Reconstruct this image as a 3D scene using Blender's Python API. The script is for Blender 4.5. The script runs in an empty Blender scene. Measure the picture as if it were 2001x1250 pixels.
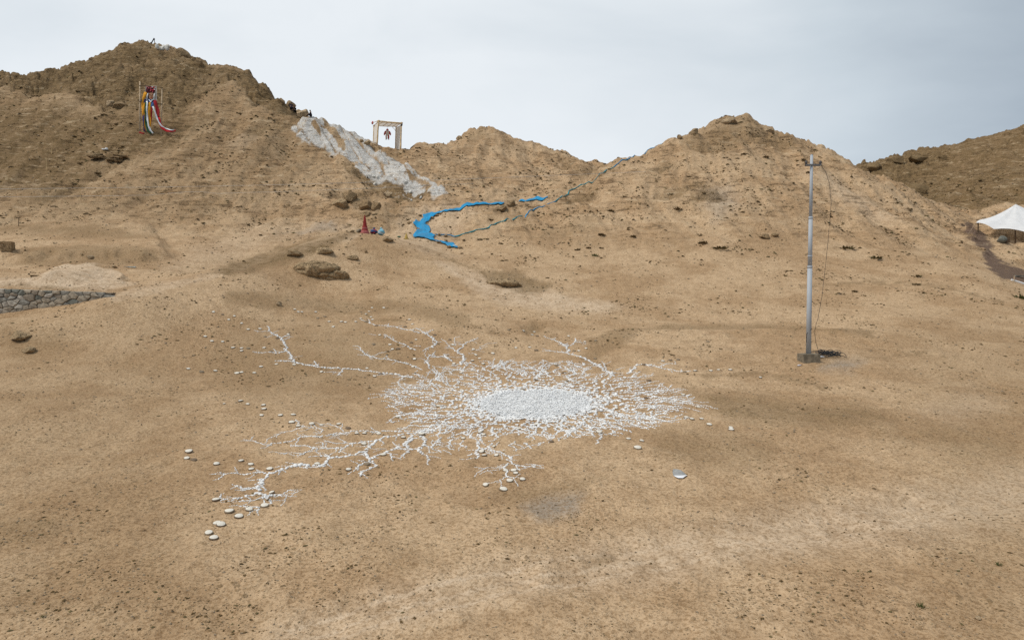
import bpy, bmesh, math, random
import numpy as np
from mathutils import Vector, Matrix
R = math.radians
rng = np.random.default_rng(7)
random.seed(7)
scene = bpy.context.scene
COL = scene.collection

# ------------------------------------------------------------------ camera
F, CU, CV = 1400.0, 1000.5, 625.0          # focal length in photo pixels, principal point
PITCH, ZC = R(2.5), 4.2
cam_d = bpy.data.cameras.new('camera'); cam = bpy.data.objects.new('camera', cam_d); COL.objects.link(cam)
cam_d.sensor_width = 36.0; cam_d.lens = 36.0 * F / 2001.0
cam_d.clip_start = 0.1; cam_d.clip_end = 3000.0
cam.location = (0, 0, ZC); cam.rotation_euler = (R(90) - PITCH, 0, 0)
scene.camera = cam

# ------------------------------------------------------------------ sky and sun
SUN_EL, SUN_AZ = R(56), R(-118)             # azimuth from +Y towards +X
world = bpy.data.worlds.new('World'); scene.world = world; world.use_nodes = True
wt = world.node_tree; wt.nodes.clear()
def wn(t, **k):
    n = wt.nodes.new(t)
    for a, b in k.items(): setattr(n, a, b)
    return n
wout = wn('ShaderNodeOutputWorld'); wbg = wn('ShaderNodeBackground')
sky = wn('ShaderNodeTexSky', sky_type='NISHITA', sun_disc=False, sun_elevation=SUN_EL, sun_rotation=SUN_AZ,
         altitude=3500.0, air_density=1.0, dust_density=1.5)
geo = wn('ShaderNodeTexCoord')
mapn = wn('ShaderNodeMapping'); mapn.inputs['Scale'].default_value = (1.0, 1.0, 2.6); mapn.inputs['Location'].default_value = (3.1, 0.4, 0.2)
wt.links.new(geo.outputs['Generated'], mapn.inputs['Vector'])
cn = wn('ShaderNodeTexNoise'); cn.inputs['Scale'].default_value = 2.6; cn.inputs['Detail'].default_value = 5.0; cn.inputs['Roughness'].default_value = 0.5
cn.inputs['Distortion'].default_value = 0.3
wt.links.new(mapn.outputs['Vector'], cn.inputs['Vector'])
# glow of the veiled sun spreading over the cloud deck
dot = wn('ShaderNodeVectorMath', operation='DOT_PRODUCT')
glow_el, glow_az = R(30), R(-22)
dot.inputs[1].default_value = (math.sin(glow_az)*math.cos(glow_el), math.cos(glow_az)*math.cos(glow_el), math.sin(glow_el))
wt.links.new(geo.outputs['Generated'], dot.inputs[0])
gr = wn('ShaderNodeMapRange'); gr.interpolation_type = 'SMOOTHSTEP'
gr.inputs['From Min'].default_value = 0.45; gr.inputs['From Max'].default_value = 1.0
gr.inputs['To Min'].default_value = 0.0; gr.inputs['To Max'].default_value = 1.0
wt.links.new(dot.outputs['Value'], gr.inputs['Value'])
cr = wn('ShaderNodeMapRange'); cr.inputs['From Min'].default_value = 0.30; cr.inputs['From Max'].default_value = 0.70
cr.inputs['To Min'].default_value = -0.20; cr.inputs['To Max'].default_value = 0.20
wt.links.new(cn.outputs['Fac'], cr.inputs['Value'])
ad = wn('ShaderNodeMath', operation='ADD', use_clamp=True)
wt.links.new(gr.outputs['Result'], ad.inputs[0]); wt.links.new(cr.outputs['Result'], ad.inputs[1])
ramp = wn('ShaderNodeValToRGB')
ramp.color_ramp.elements[0].position = 0.0; ramp.color_ramp.elements[0].color = (0.395, 0.46, 0.525, 1)
ramp.color_ramp.elements[1].position = 1.0; ramp.color_ramp.elements[1].color = (0.81, 0.855, 0.89, 1)
e = ramp.color_ramp.elements.new(0.45); e.color = (0.585, 0.655, 0.71, 1)
wt.links.new(ad.outputs['Value'], ramp.inputs['Fac'])
sk = wn('ShaderNodeVectorMath', operation='SCALE'); sk.inputs['Scale'].default_value = 0.06
wt.links.new(sky.outputs['Color'], sk.inputs[0])
mx = wn('ShaderNodeMix', data_type='RGBA'); mx.inputs['Factor'].default_value = 0.93      # overcast: cloud deck over the blue
wt.links.new(sk.outputs['Vector'], mx.inputs['A']); wt.links.new(ramp.outputs['Color'], mx.inputs['B'])
wt.links.new(mx.outputs['Result'], wbg.inputs['Color']); wbg.inputs['Strength'].default_value = 1.0
wt.links.new(wbg.outputs['Background'], wout.inputs['Surface'])

sun_d = bpy.data.lights.new('sun', 'SUN'); sun_d.energy = 2.5; sun_d.angle = R(25); sun_d.color = (1.0, 0.95, 0.87)
sun = bpy.data.objects.new('sun', sun_d); COL.objects.link(sun)
sd = Vector((math.sin(SUN_AZ)*math.cos(SUN_EL), math.cos(SUN_AZ)*math.cos(SUN_EL), math.sin(SUN_EL)))
sun.rotation_euler = sd.to_track_quat('Z', 'Y').to_euler()

scene.view_settings.view_transform = 'Standard'; scene.view_settings.look = 'None'
scene.view_settings.gamma = 1.0; scene.view_settings.exposure = 0.1; scene.view_settings.use_curve_mapping = False
scene.cycles.use_denoising = False
scene.cycles.max_bounces = 4; scene.cycles.diffuse_bounces = 2

# ------------------------------------------------------------------ photo pixel -> place in the world
cp, sp_ = math.cos(PITCH), math.sin(PITCH)
def ray(u, v):
    x = (np.asarray(u, float) - CU) / F; y = -(np.asarray(v, float) - CV) / F
    return x, cp + y * sp_, -sp_ + y * cp
def at(u, v, Y):
    dx, dy, dz = ray(u, v); s = np.asarray(Y, float) / dy
    return np.stack([dx * s, dy * s, ZC + dz * s], -1)
def proj(X, Y, Z):
    f = Y * cp - (Z - ZC) * sp_; up = Y * sp_ + (Z - ZC) * cp
    return CU + F * X / f, CV - F * up / f

# ------------------------------------------------------------------ noise
def _h(ix, iy, s):
    h = (ix.astype(np.uint32) * np.uint32(374761393) + iy.astype(np.uint32) * np.uint32(668265263) + np.uint32(s * 974711 + 12345))
    h = (h ^ (h >> np.uint32(13))) * np.uint32(1274126177)
    h = h ^ (h >> np.uint32(16))
    return h
def gnoise(x, y, s=0):
    xi = np.floor(x); yi = np.floor(y); fx = (x - xi).astype(np.float32); fy = (y - yi).astype(np.float32)
    xi = xi.astype(np.int64); yi = yi.astype(np.int64)
    wx = fx*fx*fx*(fx*(fx*6-15)+10); wy = fy*fy*fy*(fy*(fy*6-15)+10)
    def g(dx, dy):
        a = _h(xi + dx, yi + dy, s).astype(np.float32) * np.float32(2*math.pi/4294967296.0)
        return np.cos(a)*(fx-dx) + np.sin(a)*(fy-dy)
    a = g(0,0); b = g(1,0); c = g(0,1); d = g(1,1)
    a = a + wx*(b-a); c = c + wx*(d-c)
    return (a + wy*(c-a)) * 1.4
def fbm(x, y, o=4, s=0, gain=0.5, lac=2.03):
    r = 0; amp = 1.0
    for i in range(o):
        r = r + amp * gnoise(x, y, s + i*17); amp *= gain; x = x*lac + 3.7; y = y*lac - 1.9
    return r
def worley(x, y, s=0):
    xi = np.floor(x).astype(np.int64); yi = np.floor(y).astype(np.int64)
    f1 = np.full(x.shape, 9.0, np.float32); f2 = f1.copy(); cid = np.zeros(x.shape, np.float32)
    for dx in (-1,0,1):
        for dy in (-1,0,1):
            h = _h(xi+dx, yi+dy, s)
            px = (h & np.uint32(0xffff)).astype(np.float32)/65536.0; py = (h >> np.uint32(16)).astype(np.float32)/65536.0
            d = np.sqrt((xi+dx+px-x)**2 + (yi+dy+py-y)**2).astype(np.float32)
            near = d < f1
            f2 = np.where(near, f1, np.minimum(f2, d)); cid = np.where(near, px, cid); f1 = np.where(near, d, f1)
    return f1, f2, cid
def facets(x, y, s=0):
    """flat tilted faces, one per random cell: broken rock"""
    xi = np.floor(x).astype(np.int64); yi = np.floor(y).astype(np.int64)
    f1 = np.full(x.shape, 9.0, np.float32); out = np.zeros(x.shape, np.float32)
    for dx in (-1,0,1):
        for dy in (-1,0,1):
            h = _h(xi+dx, yi+dy, s); h2_ = _h(xi+dx, yi+dy, s+77)
            qx = (xi+dx+(h & np.uint32(0xffff)).astype(np.float32)/65536.0-x); qy = (yi+dy+(h >> np.uint32(16)).astype(np.float32)/65536.0-y)
            d = np.abs(qx)*.6 + np.abs(qy)*.6 + np.sqrt(qx**2+qy**2)*.5
            ang = (h2_ & np.uint32(0xffff)).astype(np.float32)*(6.2832/65536.0); off = (h2_ >> np.uint32(16)).astype(np.float32)/65536.0-.5
            near = d < f1; out = np.where(near, (qx*np.cos(ang)+qy*np.sin(ang))*.9 + off*.7 - d*.35, out); f1 = np.where(near, d, f1).astype(np.float32)
    return out
def sstep(a, b, x):
    t = np.clip((x-a)/(b-a), 0, 1); return t*t*(3-2*t)
def poly_mask(u, v, poly, feather):
    """1 inside the outline, 0 outside, soft over `feather` (same unit as u, v)"""
    P = np.asarray(poly, float); m = np.zeros(u.shape, np.float32)
    lo = P.min(0) - feather; hi = P.max(0) + feather
    k = (u > lo[0]) & (u < hi[0]) & (v > lo[1]) & (v < hi[1])
    if not k.any(): return m
    a = u[k]; b = v[k]; dist = np.full(a.shape, 1e9); ins = np.zeros(a.shape, bool)
    for i in range(len(P)):
        x0, y0 = P[i]; x1, y1 = P[(i+1) % len(P)]
        ex, ey = x1-x0, y1-y0; t = np.clip(((a-x0)*ex + (b-y0)*ey)/(ex*ex+ey*ey+1e-9), 0, 1)
        dist = np.minimum(dist, np.hypot(a-x0-t*ex, b-y0-t*ey))
        c = ((y0 > b) != (y1 > b)) & (a < (x1-x0)*(b-y0)/(y1-y0+1e-12)+x0)
        ins ^= c
    sdv = np.where(ins, dist, -dist)
    m[k] = sstep(-feather, feather, sdv); return m
def line_mask(u, v, pts, w0, w1):
    """soft band along a polyline: 1 within w0, 0 beyond w1"""
    P = np.asarray(pts, float); m = np.zeros(u.shape, np.float32)
    lo = P.min(0) - w1; hi = P.max(0) + w1
    k = (u > lo[0]) & (u < hi[0]) & (v > lo[1]) & (v < hi[1])
    if not k.any(): return m
    a = u[k]; b = v[k]; dist = np.full(a.shape, 1e9)
    for i in range(len(P)-1):
        x0, y0 = P[i]; x1, y1 = P[i+1]
        ex, ey = x1-x0, y1-y0; t = np.clip(((a-x0)*ex + (b-y0)*ey)/(ex*ex+ey*ey+1e-9), 0, 1)
        dist = np.minimum(dist, np.hypot(a-x0-t*ex, b-y0-t*ey))
    m[k] = 1 - sstep(w0, w1, dist); return m

# ------------------------------------------------------------------ the lie of the land: surveyed points, smoothed by a thin plate
CTRL = []
def cpt(*rows):
    for (u, v, Y) in rows: CTRL.append(tuple(at(u, v, Y)))
def ridge(rows, back=((9, -3.5), (26, -12), (60, -22)), u0=-9e9, u1=9e9):
    for (u, v, Y) in rows:
        p = at(u, v, Y); CTRL.append(tuple(p))
    for (u, v, Y) in rows[::2]:
        if not u0 <= u <= u1: continue
        p = at(u, v, Y)
        for dY, dZ in back:
            s = (Y + dY)/Y
            CTRL.append((p[0]*s, p[1]*s, p[2] + dZ))
plane = lambda Y: -2.47 + 0.095*Y
for Y in (3.0, 6.0):
    for X in (-14, -7, 0, 7, 14): CTRL.append((X, Y, plane(Y)))
for u in (-500, -250, 0, 250, 500, 750, 1000, 1250, 1500, 1750, 2000, 2250, 2500):
    lift = 0.0 if u > 250 else (250-u)*0.0012
    for Y in (11.5, 14.9, 17.85, 21.2):
        X = (u-CU)/F*Y; CTRL.append((X, Y, plane(Y) + lift*(Y/21.0)**2))
for u in (250, 500, 750, 1000, 1250, 1500, 1750, 2000, 2250, 2500):
    for Y in (25.9, 32.3):
        X = (u-CU)/F*Y
        if u >= 500 or Y < 30: CTRL.append((X, Y, plane(Y) + (0.15 if u == 250 else 0)))
# middle ground
cpt((1000,665,37),(1250,672,36.4),(1500,672,36.5),(1750,660,38),(2000,650,40),(2250,650,42),(2500,650,44),
    (850,640,38),(1000,630,41),(1200,637,41.5),(1400,640,41.5),(1600,638,41.5),(1800,620,43),(2000,605,46),
    (950,590,45.5),(1100,600,46),(1300,600,46.5),(1500,600,46.5),(1700,590,48),(1900,575,50),(2080,600,52),
    (1000,560,50),(1200,560,51),(1400,555,52),(1600,552,52.5),(1800,540,54.5),(1900,530,56),
    (950,520,54.5),(1100,520,56),(1300,515,57),(1500,510,57.5),(1700,505,58.5),(1830,490,62))
# valley with the blue cloth
cpt((880,487,60),(830,462,64),(800,470,62),(860,435,68),(930,402,74),(1000,440,66),(1060,390,76),(900,440,66.5),(985,398,75),
    (1000,480,60.5),(870,390,75.5),(780,440,67),(760,415,71))
# spur with the outcrop, its crest hides the valley behind
cpt((260,572,38.5),(350,553,42),(450,522,45.5),(560,487,50.5),(640,462,54),(690,455,55.5),(760,464,56.5),(820,487,56),(880,510,54.5),
    (450,600,39.5),(620,560,47),(620,620,41),(300,640,35.5),(480,560,43),(740,560,47.5),(740,620,41),(560,530,47.5),(680,520,50),(780,530,51),
    (860,570,47.5),(150,690,32),(150,640,34.5),(380,610,38))
# hidden hollow behind the crest
for (u, v, Y, dz) in ((400,540,49,-0.4),(500,510,55,-0.5),(600,475,59,-0.5),(690,458,61,-0.5),(770,462,61,-0.3)):
    p = at(u, v, Y); CTRL.append((p[0], p[1], p[2]+dz))
# left: bank, hollow under the stone wall, terrace above it
cpt((0,700,31.5),(-150,720,31),(0,640,34.5),(90,618,35.5),(0,622,35.6),(170,593,36.6),(-200,650,35.5),(-400,700,32))
for (u, Y, z) in ((-120,37.2,2.4),(0,37.2,2.6),(80,37.2,2.85),(150,37.3,3.3),(-350,37.2,2.2)):
    CTRL.append(((u-CU)/F*Y, Y, z))
cpt((-350,562,39.2),(-120,562,39.2),(0,561,39.2),(80,562,39.2),(160,565,39.2),(225,571,39.4),
    (0,548,42.5),(120,540,44),(200,552,42.5),(300,548,44.5),(360,535,48),(0,520,49),(150,512,51),(280,515,51.5),(420,505,55),
    (0,480,57),(-250,500,57),(150,470,59),(300,470,59.5),(500,470,62))
# left hill
cpt((0,400,69),(150,400,69),(300,400,69.5),(450,410,69.5),(580,420,69.5),(-250,420,69),
    (0,310,82),(150,310,82.5),(300,320,81),(450,330,80),(600,350,80),(-250,330,82),(690,400,72.5),
    (0,220,95),(130,230,94),(260,258,88.5),(340,262,87.5),(450,250,89),(560,285,88),(650,330,84),(-250,240,95),
    (250,190,97),(350,185,98),(450,190,98),(120,180,101),(40,185,100),
    (700,330,84.5),(760,370,80),(800,385,77.5),(840,345,83),(700,290,91),(620,262,90.5),(800,320,89))
ridge([(-400,230,104),(-250,190,106),(-120,160,107),(0,141,108),(60,135,109),(130,123,111),(185,104,114),(240,94,117),(285,91,118),(340,99,117),(385,117,115),
       (418,138,112),(455,140,110),(490,150,108),(520,172,105),(550,195,101.5),(580,214,99.5),(612,229,97.5),(650,240,96.5),(690,263,95.5),(722,284,95)])
# saddle and the middle hill
cpt((900,300,98),(960,330,94),(900,350,85),(1000,370,82),(1080,350,90),(1020,300,103),(960,380,78))
ridge([(745,287,96.5),(800,288,98),(850,282,101),(890,271,106),(908,259,111),(932,255,113),(985,266,113),(1060,288,111),(1125,306,109),(1185,326,107),(1260,345,105)],
      back=((10,-3),(28,-10),(60,-18)))
# right hill
cpt((1440,330,77.5),(1440,420,66.5),(1330,330,78),(1330,420,67.5),(1220,380,73),(1220,440,65.5),(1100,420,70),(1130,470,62.5),(1560,340,78),(1560,430,66.5),
    (1680,400,71),(1680,460,64.5),(1780,440,68),(1400,470,61),(1560,480,61),(1400,275,84),(1500,285,84))
ridge([(1182,327,84),(1240,301,86),(1285,284,87.5),(1325,266,89),(1360,250,90),(1400,236,91),(1435,229,91.5),(1462,230,91.5),(1500,243,91.5),(1545,270,91),(1600,297,90),
       (1650,312,89),(1692,327,88),(1750,357,86),(1805,388,84),(1860,420,80.5),(1902,444,77)], back=((7,-3.0),(15,-6.5)), u0=1320, u1=1610)
for (u, v, Y, dz) in ((1240,301,93,-2.5),(1182,327,90,-1.6),(1692,327,96,-2.5),(1805,388,92,-1.5)):
    p = at(u, v, Y); CTRL.append((p[0], p[1], p[2]+dz))
cpt((1150,338,96),(1100,325,102),(1040,330,96))
# gully, path and the far right slopes
cpt((1940,480,68),(1965,535,58.5),(2020,560,57),(1990,500,66),(2060,480,70),(2000,450,76),(2100,440,80),(1925,452,76),(2200,500,70),(2200,560,60),
    (1930,420,88),(2000,400,92),(1880,390,97),(1950,330,112),(2060,330,110),(1800,395,105),(1850,360,112),(1760,370,118),(2200,350,100),(2350,420,90))
ridge([(1640,340,150),(1690,322,150),(1740,308,152),(1800,306,153),(1855,304,152),(1905,288,148),(1950,270,144),(2005,243,140),(2100,212,140),(2250,175,141),(2450,150,142)])
cpt((1900,345,121),(1850,335,130),(1780,345,132),(1960,305,126),(2050,290,124),(1720,350,132))
for X in (-330, -150, 0, 150, 330): CTRL.append((X, 330, -8.0))
C = np.array(CTRL)
# thin plate spline
S0 = 30.0
def tps_u(d2): return np.where(d2 > 1e-12, 0.5*d2*np.log(np.maximum(d2, 1e-12)), 0.0)
cx, cy, cz = C[:,0]/S0, C[:,1]/S0, C[:,2]
n = len(C)
K = tps_u((cx[:,None]-cx)**2 + (cy[:,None]-cy)**2) + np.eye(n)*2e-4
Pm = np.stack([np.ones(n), cx, cy], 1)
A = np.zeros((n+3, n+3)); A[:n,:n] = K; A[:n,n:] = Pm; A[n:,:n] = Pm.T
W = np.linalg.solve(A, np.r_[cz, 0, 0, 0])
def tps(x, y):
    x = x/S0; y = y/S0; out = W[n] + W[n+1]*x + W[n+2]*y
    for i in range(n): out = out + W[i]*tps_u((x-cx[i])**2 + (y-cy[i])**2)
    return out
# sheet: columns fan out, rows crowd towards the viewer (finer mesh where it is seen from near)
NT, NY = 1000, 820
tt = np.concatenate([np.linspace(-1.15,-0.78,40)[:-1], np.linspace(-0.78,0.78,NT-78), np.linspace(0.78,1.15,40)[1:]])
ly = np.concatenate([np.linspace(math.log(5), math.log(175), NY-40)[:-1], np.linspace(math.log(175), math.log(420), 41)])
cl = np.linspace(ly[0], ly[-1], 420); ct = np.linspace(-1.15, 1.15, 420)
CT, CL = np.meshgrid(ct, cl); Yc = np.exp(CL); Zc = tps(CT*Yc, Yc)
def bicub(G, gx, gy):
    """Catmull-Rom on a regular grid, gx, gy in cells"""
    ix = np.clip(np.floor(gx).astype(int), 1, G.shape[1]-3); iy = np.clip(np.floor(gy).astype(int), 1, G.shape[0]-3)
    fx = gx-ix; fy = gy-iy
    def w(f): return (-.5*f+f*f-.5*f**3, 1-2.5*f*f+1.5*f**3, .5*f+2*f*f-1.5*f**3, -.5*f*f+.5*f**3)
    wx = w(fx); wy = w(fy); r = 0
    for j in range(4):
        row = 0
        for i in range(4): row = row + wx[i]*G[iy-1+j, ix-1+i]
        r = r + wy[j]*row
    return r
TT, LY = np.meshgrid(tt, ly); YY = np.exp(LY); XX = TT*YY
Z0 = bicub(Zc, (TT-ct[0])/(ct[1]-ct[0]), (LY-cl[0])/(cl[1]-cl[0]))
U0, V0 = proj(XX, YY, Z0)
# ------------------------------------------------------------------ relief and soil kinds on the land
U, V = U0.astype(np.float32), V0.astype(np.float32)
X32, Y32 = XX.astype(np.float64), YY.astype(np.float64)
def PM(poly, f, ymin=0, ymax=1e9): return poly_mask(U, V, poly, f) * ((YY > ymin) & (YY < ymax))
def LM(pts, a, b, ymin=0, ymax=1e9): return line_mask(U, V, pts, a, b) * ((YY > ymin) & (YY < ymax))
hill = sstep(56, 72, YY)
wob = fbm(X32*0.5, Y32*0.5, 3, 91)                      # breaks up the outlines below
wob2 = fbm(X32*1.7, Y32*1.7, 3, 95)
U = U + (wob*9 + wob2*4).astype(np.float32); V = V + (fbm(X32*0.5+9, Y32*0.5, 3, 93)*5).astype(np.float32)
crag = np.maximum(PM([(-80,130),(60,120),(180,85),(290,70),(420,120),(500,136),(560,190),(612,226),(585,230),(520,207),(455,160),(405,172),(350,222),(270,212),(200,212),(150,182),(60,176),(-80,166)], 12, 80),
                  0.45*PM([(1325,255),(1440,215),(1548,262),(1562,292),(1480,278),(1420,298),(1340,300)], 10, 70))
crag = np.maximum(crag, PM([(1660,325),(1740,292),(1865,292),(1835,322),(1775,350),(1795,380),(1832,400),(1800,425),(1755,395),(1715,350)], 12, 95))
crag = np.maximum(crag, 0.6*PM([(942,538),(965,528),(1015,530),(1050,548),(1075,556),(1062,572),(1010,566),(955,552)], 6, 44, 62))
crag = np.maximum(crag, 0.75*PM([(1760,375),(1830,345),(1860,380),(1810,420)], 9, 95))
for q in (((1890,355),(1960,330),(1965,345),(1900,370)), ((1970,265),(2010,255),(2010,285),(1965,285)), ((1900,400),(1950,375),(1960,385),(1910,412)), ((1930,290),(1960,280),(1955,292),(1925,300)), ((1905,312),(1935,300),(1930,318),(1900,322))):
    crag = np.maximum(crag, 0.7*PM(q, 6, 95))
for q in (((1280,385),(1330,368),(1375,362),(1390,372),(1340,384),(1300,396)), ((1340,395),(1375,378),(1420,385),(1400,398)), ((1270,330),(1310,310),(1325,325),(1290,340)),
          ((1130,335),(1180,326),(1165,345),(1120,345)), ((1095,400),(1130,370),(1165,365),(1140,392)), ((890,262),(935,250),(985,262),(930,268)), ((1095,318),(1125,322),(1120,335),(1098,332)),
          ((740,288),(800,290),(800,305),(750,300)), ((955,420),(990,398),(1012,397),(1005,412),(965,430)), ((470,255),(540,232),(580,234),(530,262),(480,268)),
          ((205,195),(240,195),(245,215),(210,215)), ((0,630),(60,632),(125,650),(110,690),(40,700),(0,680)), ((635,385),(700,372),(740,400),(700,415))):
    crag = np.maximum(crag, (.25 if q[0][1] > 600 else 0.6 if q[0][1] > 300 or q[0][0] < 600 else .4)*PM(q, 8 if q[0][1] < 600 else 22))
slab = PM([(568,240),(600,229),(648,232),(692,258),(726,283),(772,309),(815,338),(848,364),(876,386),(846,392),(800,372),(755,356),(712,342),(688,320),(640,294),(580,268)], 5, 66)
slab_low = PM([(668,322),(760,352),(840,385),(806,398),(740,380),(690,345)], 8, 66)
# rounded weathered rock with dark creases, bedded obliquely
rx, ry = X32*0.80 + Y32*0.16, Y32*0.50 + Z0*0.42
rw = fbm(rx*0.35, ry*0.35, 3, 5)
f1, f2, cid = worley(rx*0.30 + rw*0.5, ry*0.55 + rw*0.3, 3)
g1, g2, gid = worley(rx*0.75 + rw, ry*1.3 + rw*0.6, 11)
rock_d = 1.25*(0.5-f1*f1*1.6) + 0.5*(cid-0.5) - 0.55*np.exp(-(f2-f1)*8) + 0.34*(0.45-g1*g1*1.5) - 0.16*np.exp(-(g2-g1)*7) + 0.10*fbm(rx*1.9, ry*2.4, 3, 15)
fc1 = facets(rx*0.55 + rw*.4, ry*0.95 + rw*.3, 5); fc2 = facets(rx*1.25 + rw, ry*1.9 + rw*.5, 9)
rock_d = 0.55*rock_d + 0.50*fc1 + 0.18*fc2 - 0.55
# dipping joints of the whitewashed slab
jx = X32*0.54 - Y32*0.84; jy = X32*0.84 + Y32*0.54
j1 = fbm(jx*0.10, jy*0.55, 3, 21); h1, h2, hid = worley(jx*0.10 + j1*0.1, jy*0.45 + j1*0.2, 31)
slab_d = 0.30*(hid-0.5) - 0.40*np.exp(-(h2-h1)*11) + 0.14*fbm(jx*0.25, jy*1.0, 4, 37) - .1
# soil slopes
gul = fbm(X32*0.22 + 0.3*fbm(X32*.05, Y32*.05, 2, 8), Y32*0.06, 4, 41)
D = 0.10*fbm(X32*0.16, Y32*0.16, 3, 51) + 0.07*fbm(X32*0.8, Y32*0.8, 3, 55)*(0.6+0.9*hill) + 0.026*fbm(X32*2.6, Y32*2.6, 3, 57)
D += hill*(0.85*np.minimum(gul, .35) + 0.30*fbm(X32*0.13, Y32*0.13, 3, 61))
rg = 1-np.abs(fbm(X32*0.30 + .6*gul, Y32*0.085, 4, 151)); D += hill*(0.30*(rg**2) - .15)
rub = np.clip(fbm(X32*.12, Y32*.12, 3, 161)*1.5 + .2, 0, 1); D += hill*rub*(.08*facets(X32*.9, Y32*.6+Z0*.5, 21) + .05*facets(X32*2.0, Y32*1.3+Z0, 23))
led = fbm(X32*0.35 + 4, (Y32*0.9 + Z0*0.8)*0.9, 4, 67)
D += hill*0.45*np.clip(led-0.10, 0, 1)*(1+1.2*fbm(X32*.1, Y32*.1, 2, 71))
D += np.clip(crag, 0, 1)*rock_d*np.where(YY > 60, 1.0, 0.28)*np.where(YY > 120, 1.3, 1.0)
D += slab*(slab_d + 0.35) + slab_low*(0.7*slab_d - 0.05)
# cut bank left, scarp behind the mandala, ruts of the track, hollows
wv = V + 5*wob
cut = PM([(20,515),(60,498),(180,494),(300,498),(310,512),(200,520),(100,522)], 5, 44, 60)
D += 0.55*sstep(512, 503, wv)*PM([(-60,540),(-60,440),(290,440),(330,505),(280,540)], 14, 44, 66)
D += 0.28*sstep(664, 646, V + 4*wob - 14*np.abs((U-1420)/300)**2)*sstep(1130, 1230, U)*sstep(1760, 1600, U)*((YY > 34) & (YY < 41))*sstep(41, 39, YY)
D -= 0.22*PM([(1028,640),(1040,634),(1060,637),(1056,644),(1038,647)], 8, 36, 44)
mound = PM([(80,548),(120,526),(165,520),(215,532),(235,548)], 12, 40, 50); D += 0.55*mound
track = [(560,1250),(800,1180),(1000,1130),(1250,1085),(1500,1040),(1750,1000),(2050,955)]
tr = LM(track, 14, 50); D -= 0.07*tr*sstep(0.2, .6, fbm(X32*0.4, Y32*0.4, 2, 88)+.5)
bank = PM([(370,548),(450,515),(560,482),(665,457),(700,452),(640,485),(520,522),(420,548)], 7, 44, 70)
Z = Z0 + D
# the bank drops away in front of the retaining wall
vl = 614 - 40*np.clip((U0+20)/230, 0, 1)**1.3
sight = ZC + YY*(-(np.sin(PITCH) + (vl-CV)/F*np.cos(PITCH))/(np.cos(PITCH) - (vl-CV)/F*np.sin(PITCH)))
wm = sstep(29.0, 32.0, YY)*(YY < 38.02)*sstep(235, 205, U0)
Z = np.where(wm > 0, Z*(1-wm) + wm*np.minimum(Z, sight - 0.02 + 0.03*fbm(X32*1.5, Y32*1.5, 2, 77)), Z)
Zg = Z
def height(x, y):
    """ground height, read back from the finished sheet"""
    x = np.asarray(x, float); y = np.maximum(np.asarray(y, float), 5.01)
    gx = np.interp(x/y, tt, np.arange(len(tt))); gy = np.interp(np.log(y), ly, np.arange(len(ly)))
    ix = np.clip(np.floor(gx).astype(int), 0, len(tt)-2); iy = np.clip(np.floor(gy).astype(int), 0, len(ly)-2)
    fx = gx-ix; fy = gy-iy
    return (Zg[iy,ix]*(1-fx)+Zg[iy,ix+1]*fx)*(1-fy) + (Zg[iy+1,ix]*(1-fx)+Zg[iy+1,ix+1]*fx)*fy
_ys = np.exp(np.linspace(math.log(7.5), math.log(170), 2600))
def hit(u, v, ymin=7.5, ymax=170.0):
    """where the view ray through a photo pixel first meets the ground"""
    P = at(u, v, _ys); g = height(P[:,0], P[:,1])
    k = np.where((P[:,2] <= g) & (_ys >= ymin) & (_ys <= ymax))[0]
    if len(k) == 0:                                      # grazes past a crest: closest approach
        sel = np.where((_ys >= ymin) & (_ys <= ymax))[0]; i = sel[np.argmin((P[:,2]-g)[sel])]
        return Vector((P[i,0], P[i,1], g[i]))
    i = k[0]
    if i == 0: return Vector(P[0])
    a = P[i-1,2]-g[i-1]; b = P[i,2]-g[i]; t = a/(a-b+1e-12)
    q = P[i-1] + (P[i]-P[i-1])*t
    return Vector((q[0], q[1], float(height(q[0], q[1]))))
def gpt(x, y, dz=0.0): return Vector((x, y, float(height(x, y)) + dz))
def gnormal(x, y, e=0.4):
    a = float(height(x+e, y)-height(x-e, y))/(2*e); b = float(height(x, y+e)-height(x, y-e))/(2*e)
    return Vector((-a, -b, 1)).normalized()

# ------------------------------------------------------------------ ground tone masks: soil kinds and some painted shade
pale = np.zeros(U.shape, np.float32)
def pl(m, k=1.0):
    global pale; pale = np.maximum(pale, m*k)
pl(PM([(925,535),(1000,552),(1080,572),(1225,600),(1175,613),(1060,602),(985,592),(935,568),(860,525),(850,508)], 12, 36, 62), 0.9)
pl(LM(track, 18, 80)*(0.6+0.4*sstep(1000,1500,U)), 0.7)
for dv_t in (-26, 6, 30): pl(LM([(a_, b_+dv_t*(.55+.45*(b_-950)/300)) for a_, b_ in track], 2, 9), 0.85)
pl(PM([(-60,562),(-60,545),(60,543),(110,528),(165,522),(225,545),(270,560),(200,566)], 7, 38, 50), 1.0)
pl(PM([(1500,1080),(1650,1000),(2050,930),(2050,1010),(1750,1065)], 40), 0.6)
pl(PM([(1800,800),(1900,760),(1960,790),(1880,830)], 30), 0.5)
pl(PM([(1560,330),(1620,340),(1700,390),(1760,430),(1720,430),(1640,385)], 14, 55, 92), 0.6)
pl(PM([(440,268),(490,250),(510,270),(480,300),(450,295)], 10, 70), 0.6)
pl(PM([(-60,330),(60,345),(130,380),(60,380),(-60,370)], 10, 60), 0.6)
pl(PM([(1380,370),(1420,360),(1440,385),(1400,430),(1375,415)], 14, 55), 0.5)
pl(PM([(380,480),(500,440),(620,425),(690,440),(560,470),(440,510),(300,540)], 18, 50, 75), 0.35)
pl(PM([(585,452),(640,440),(700,440),(690,452),(620,458)], 6, 52, 75), 0.5)
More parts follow.
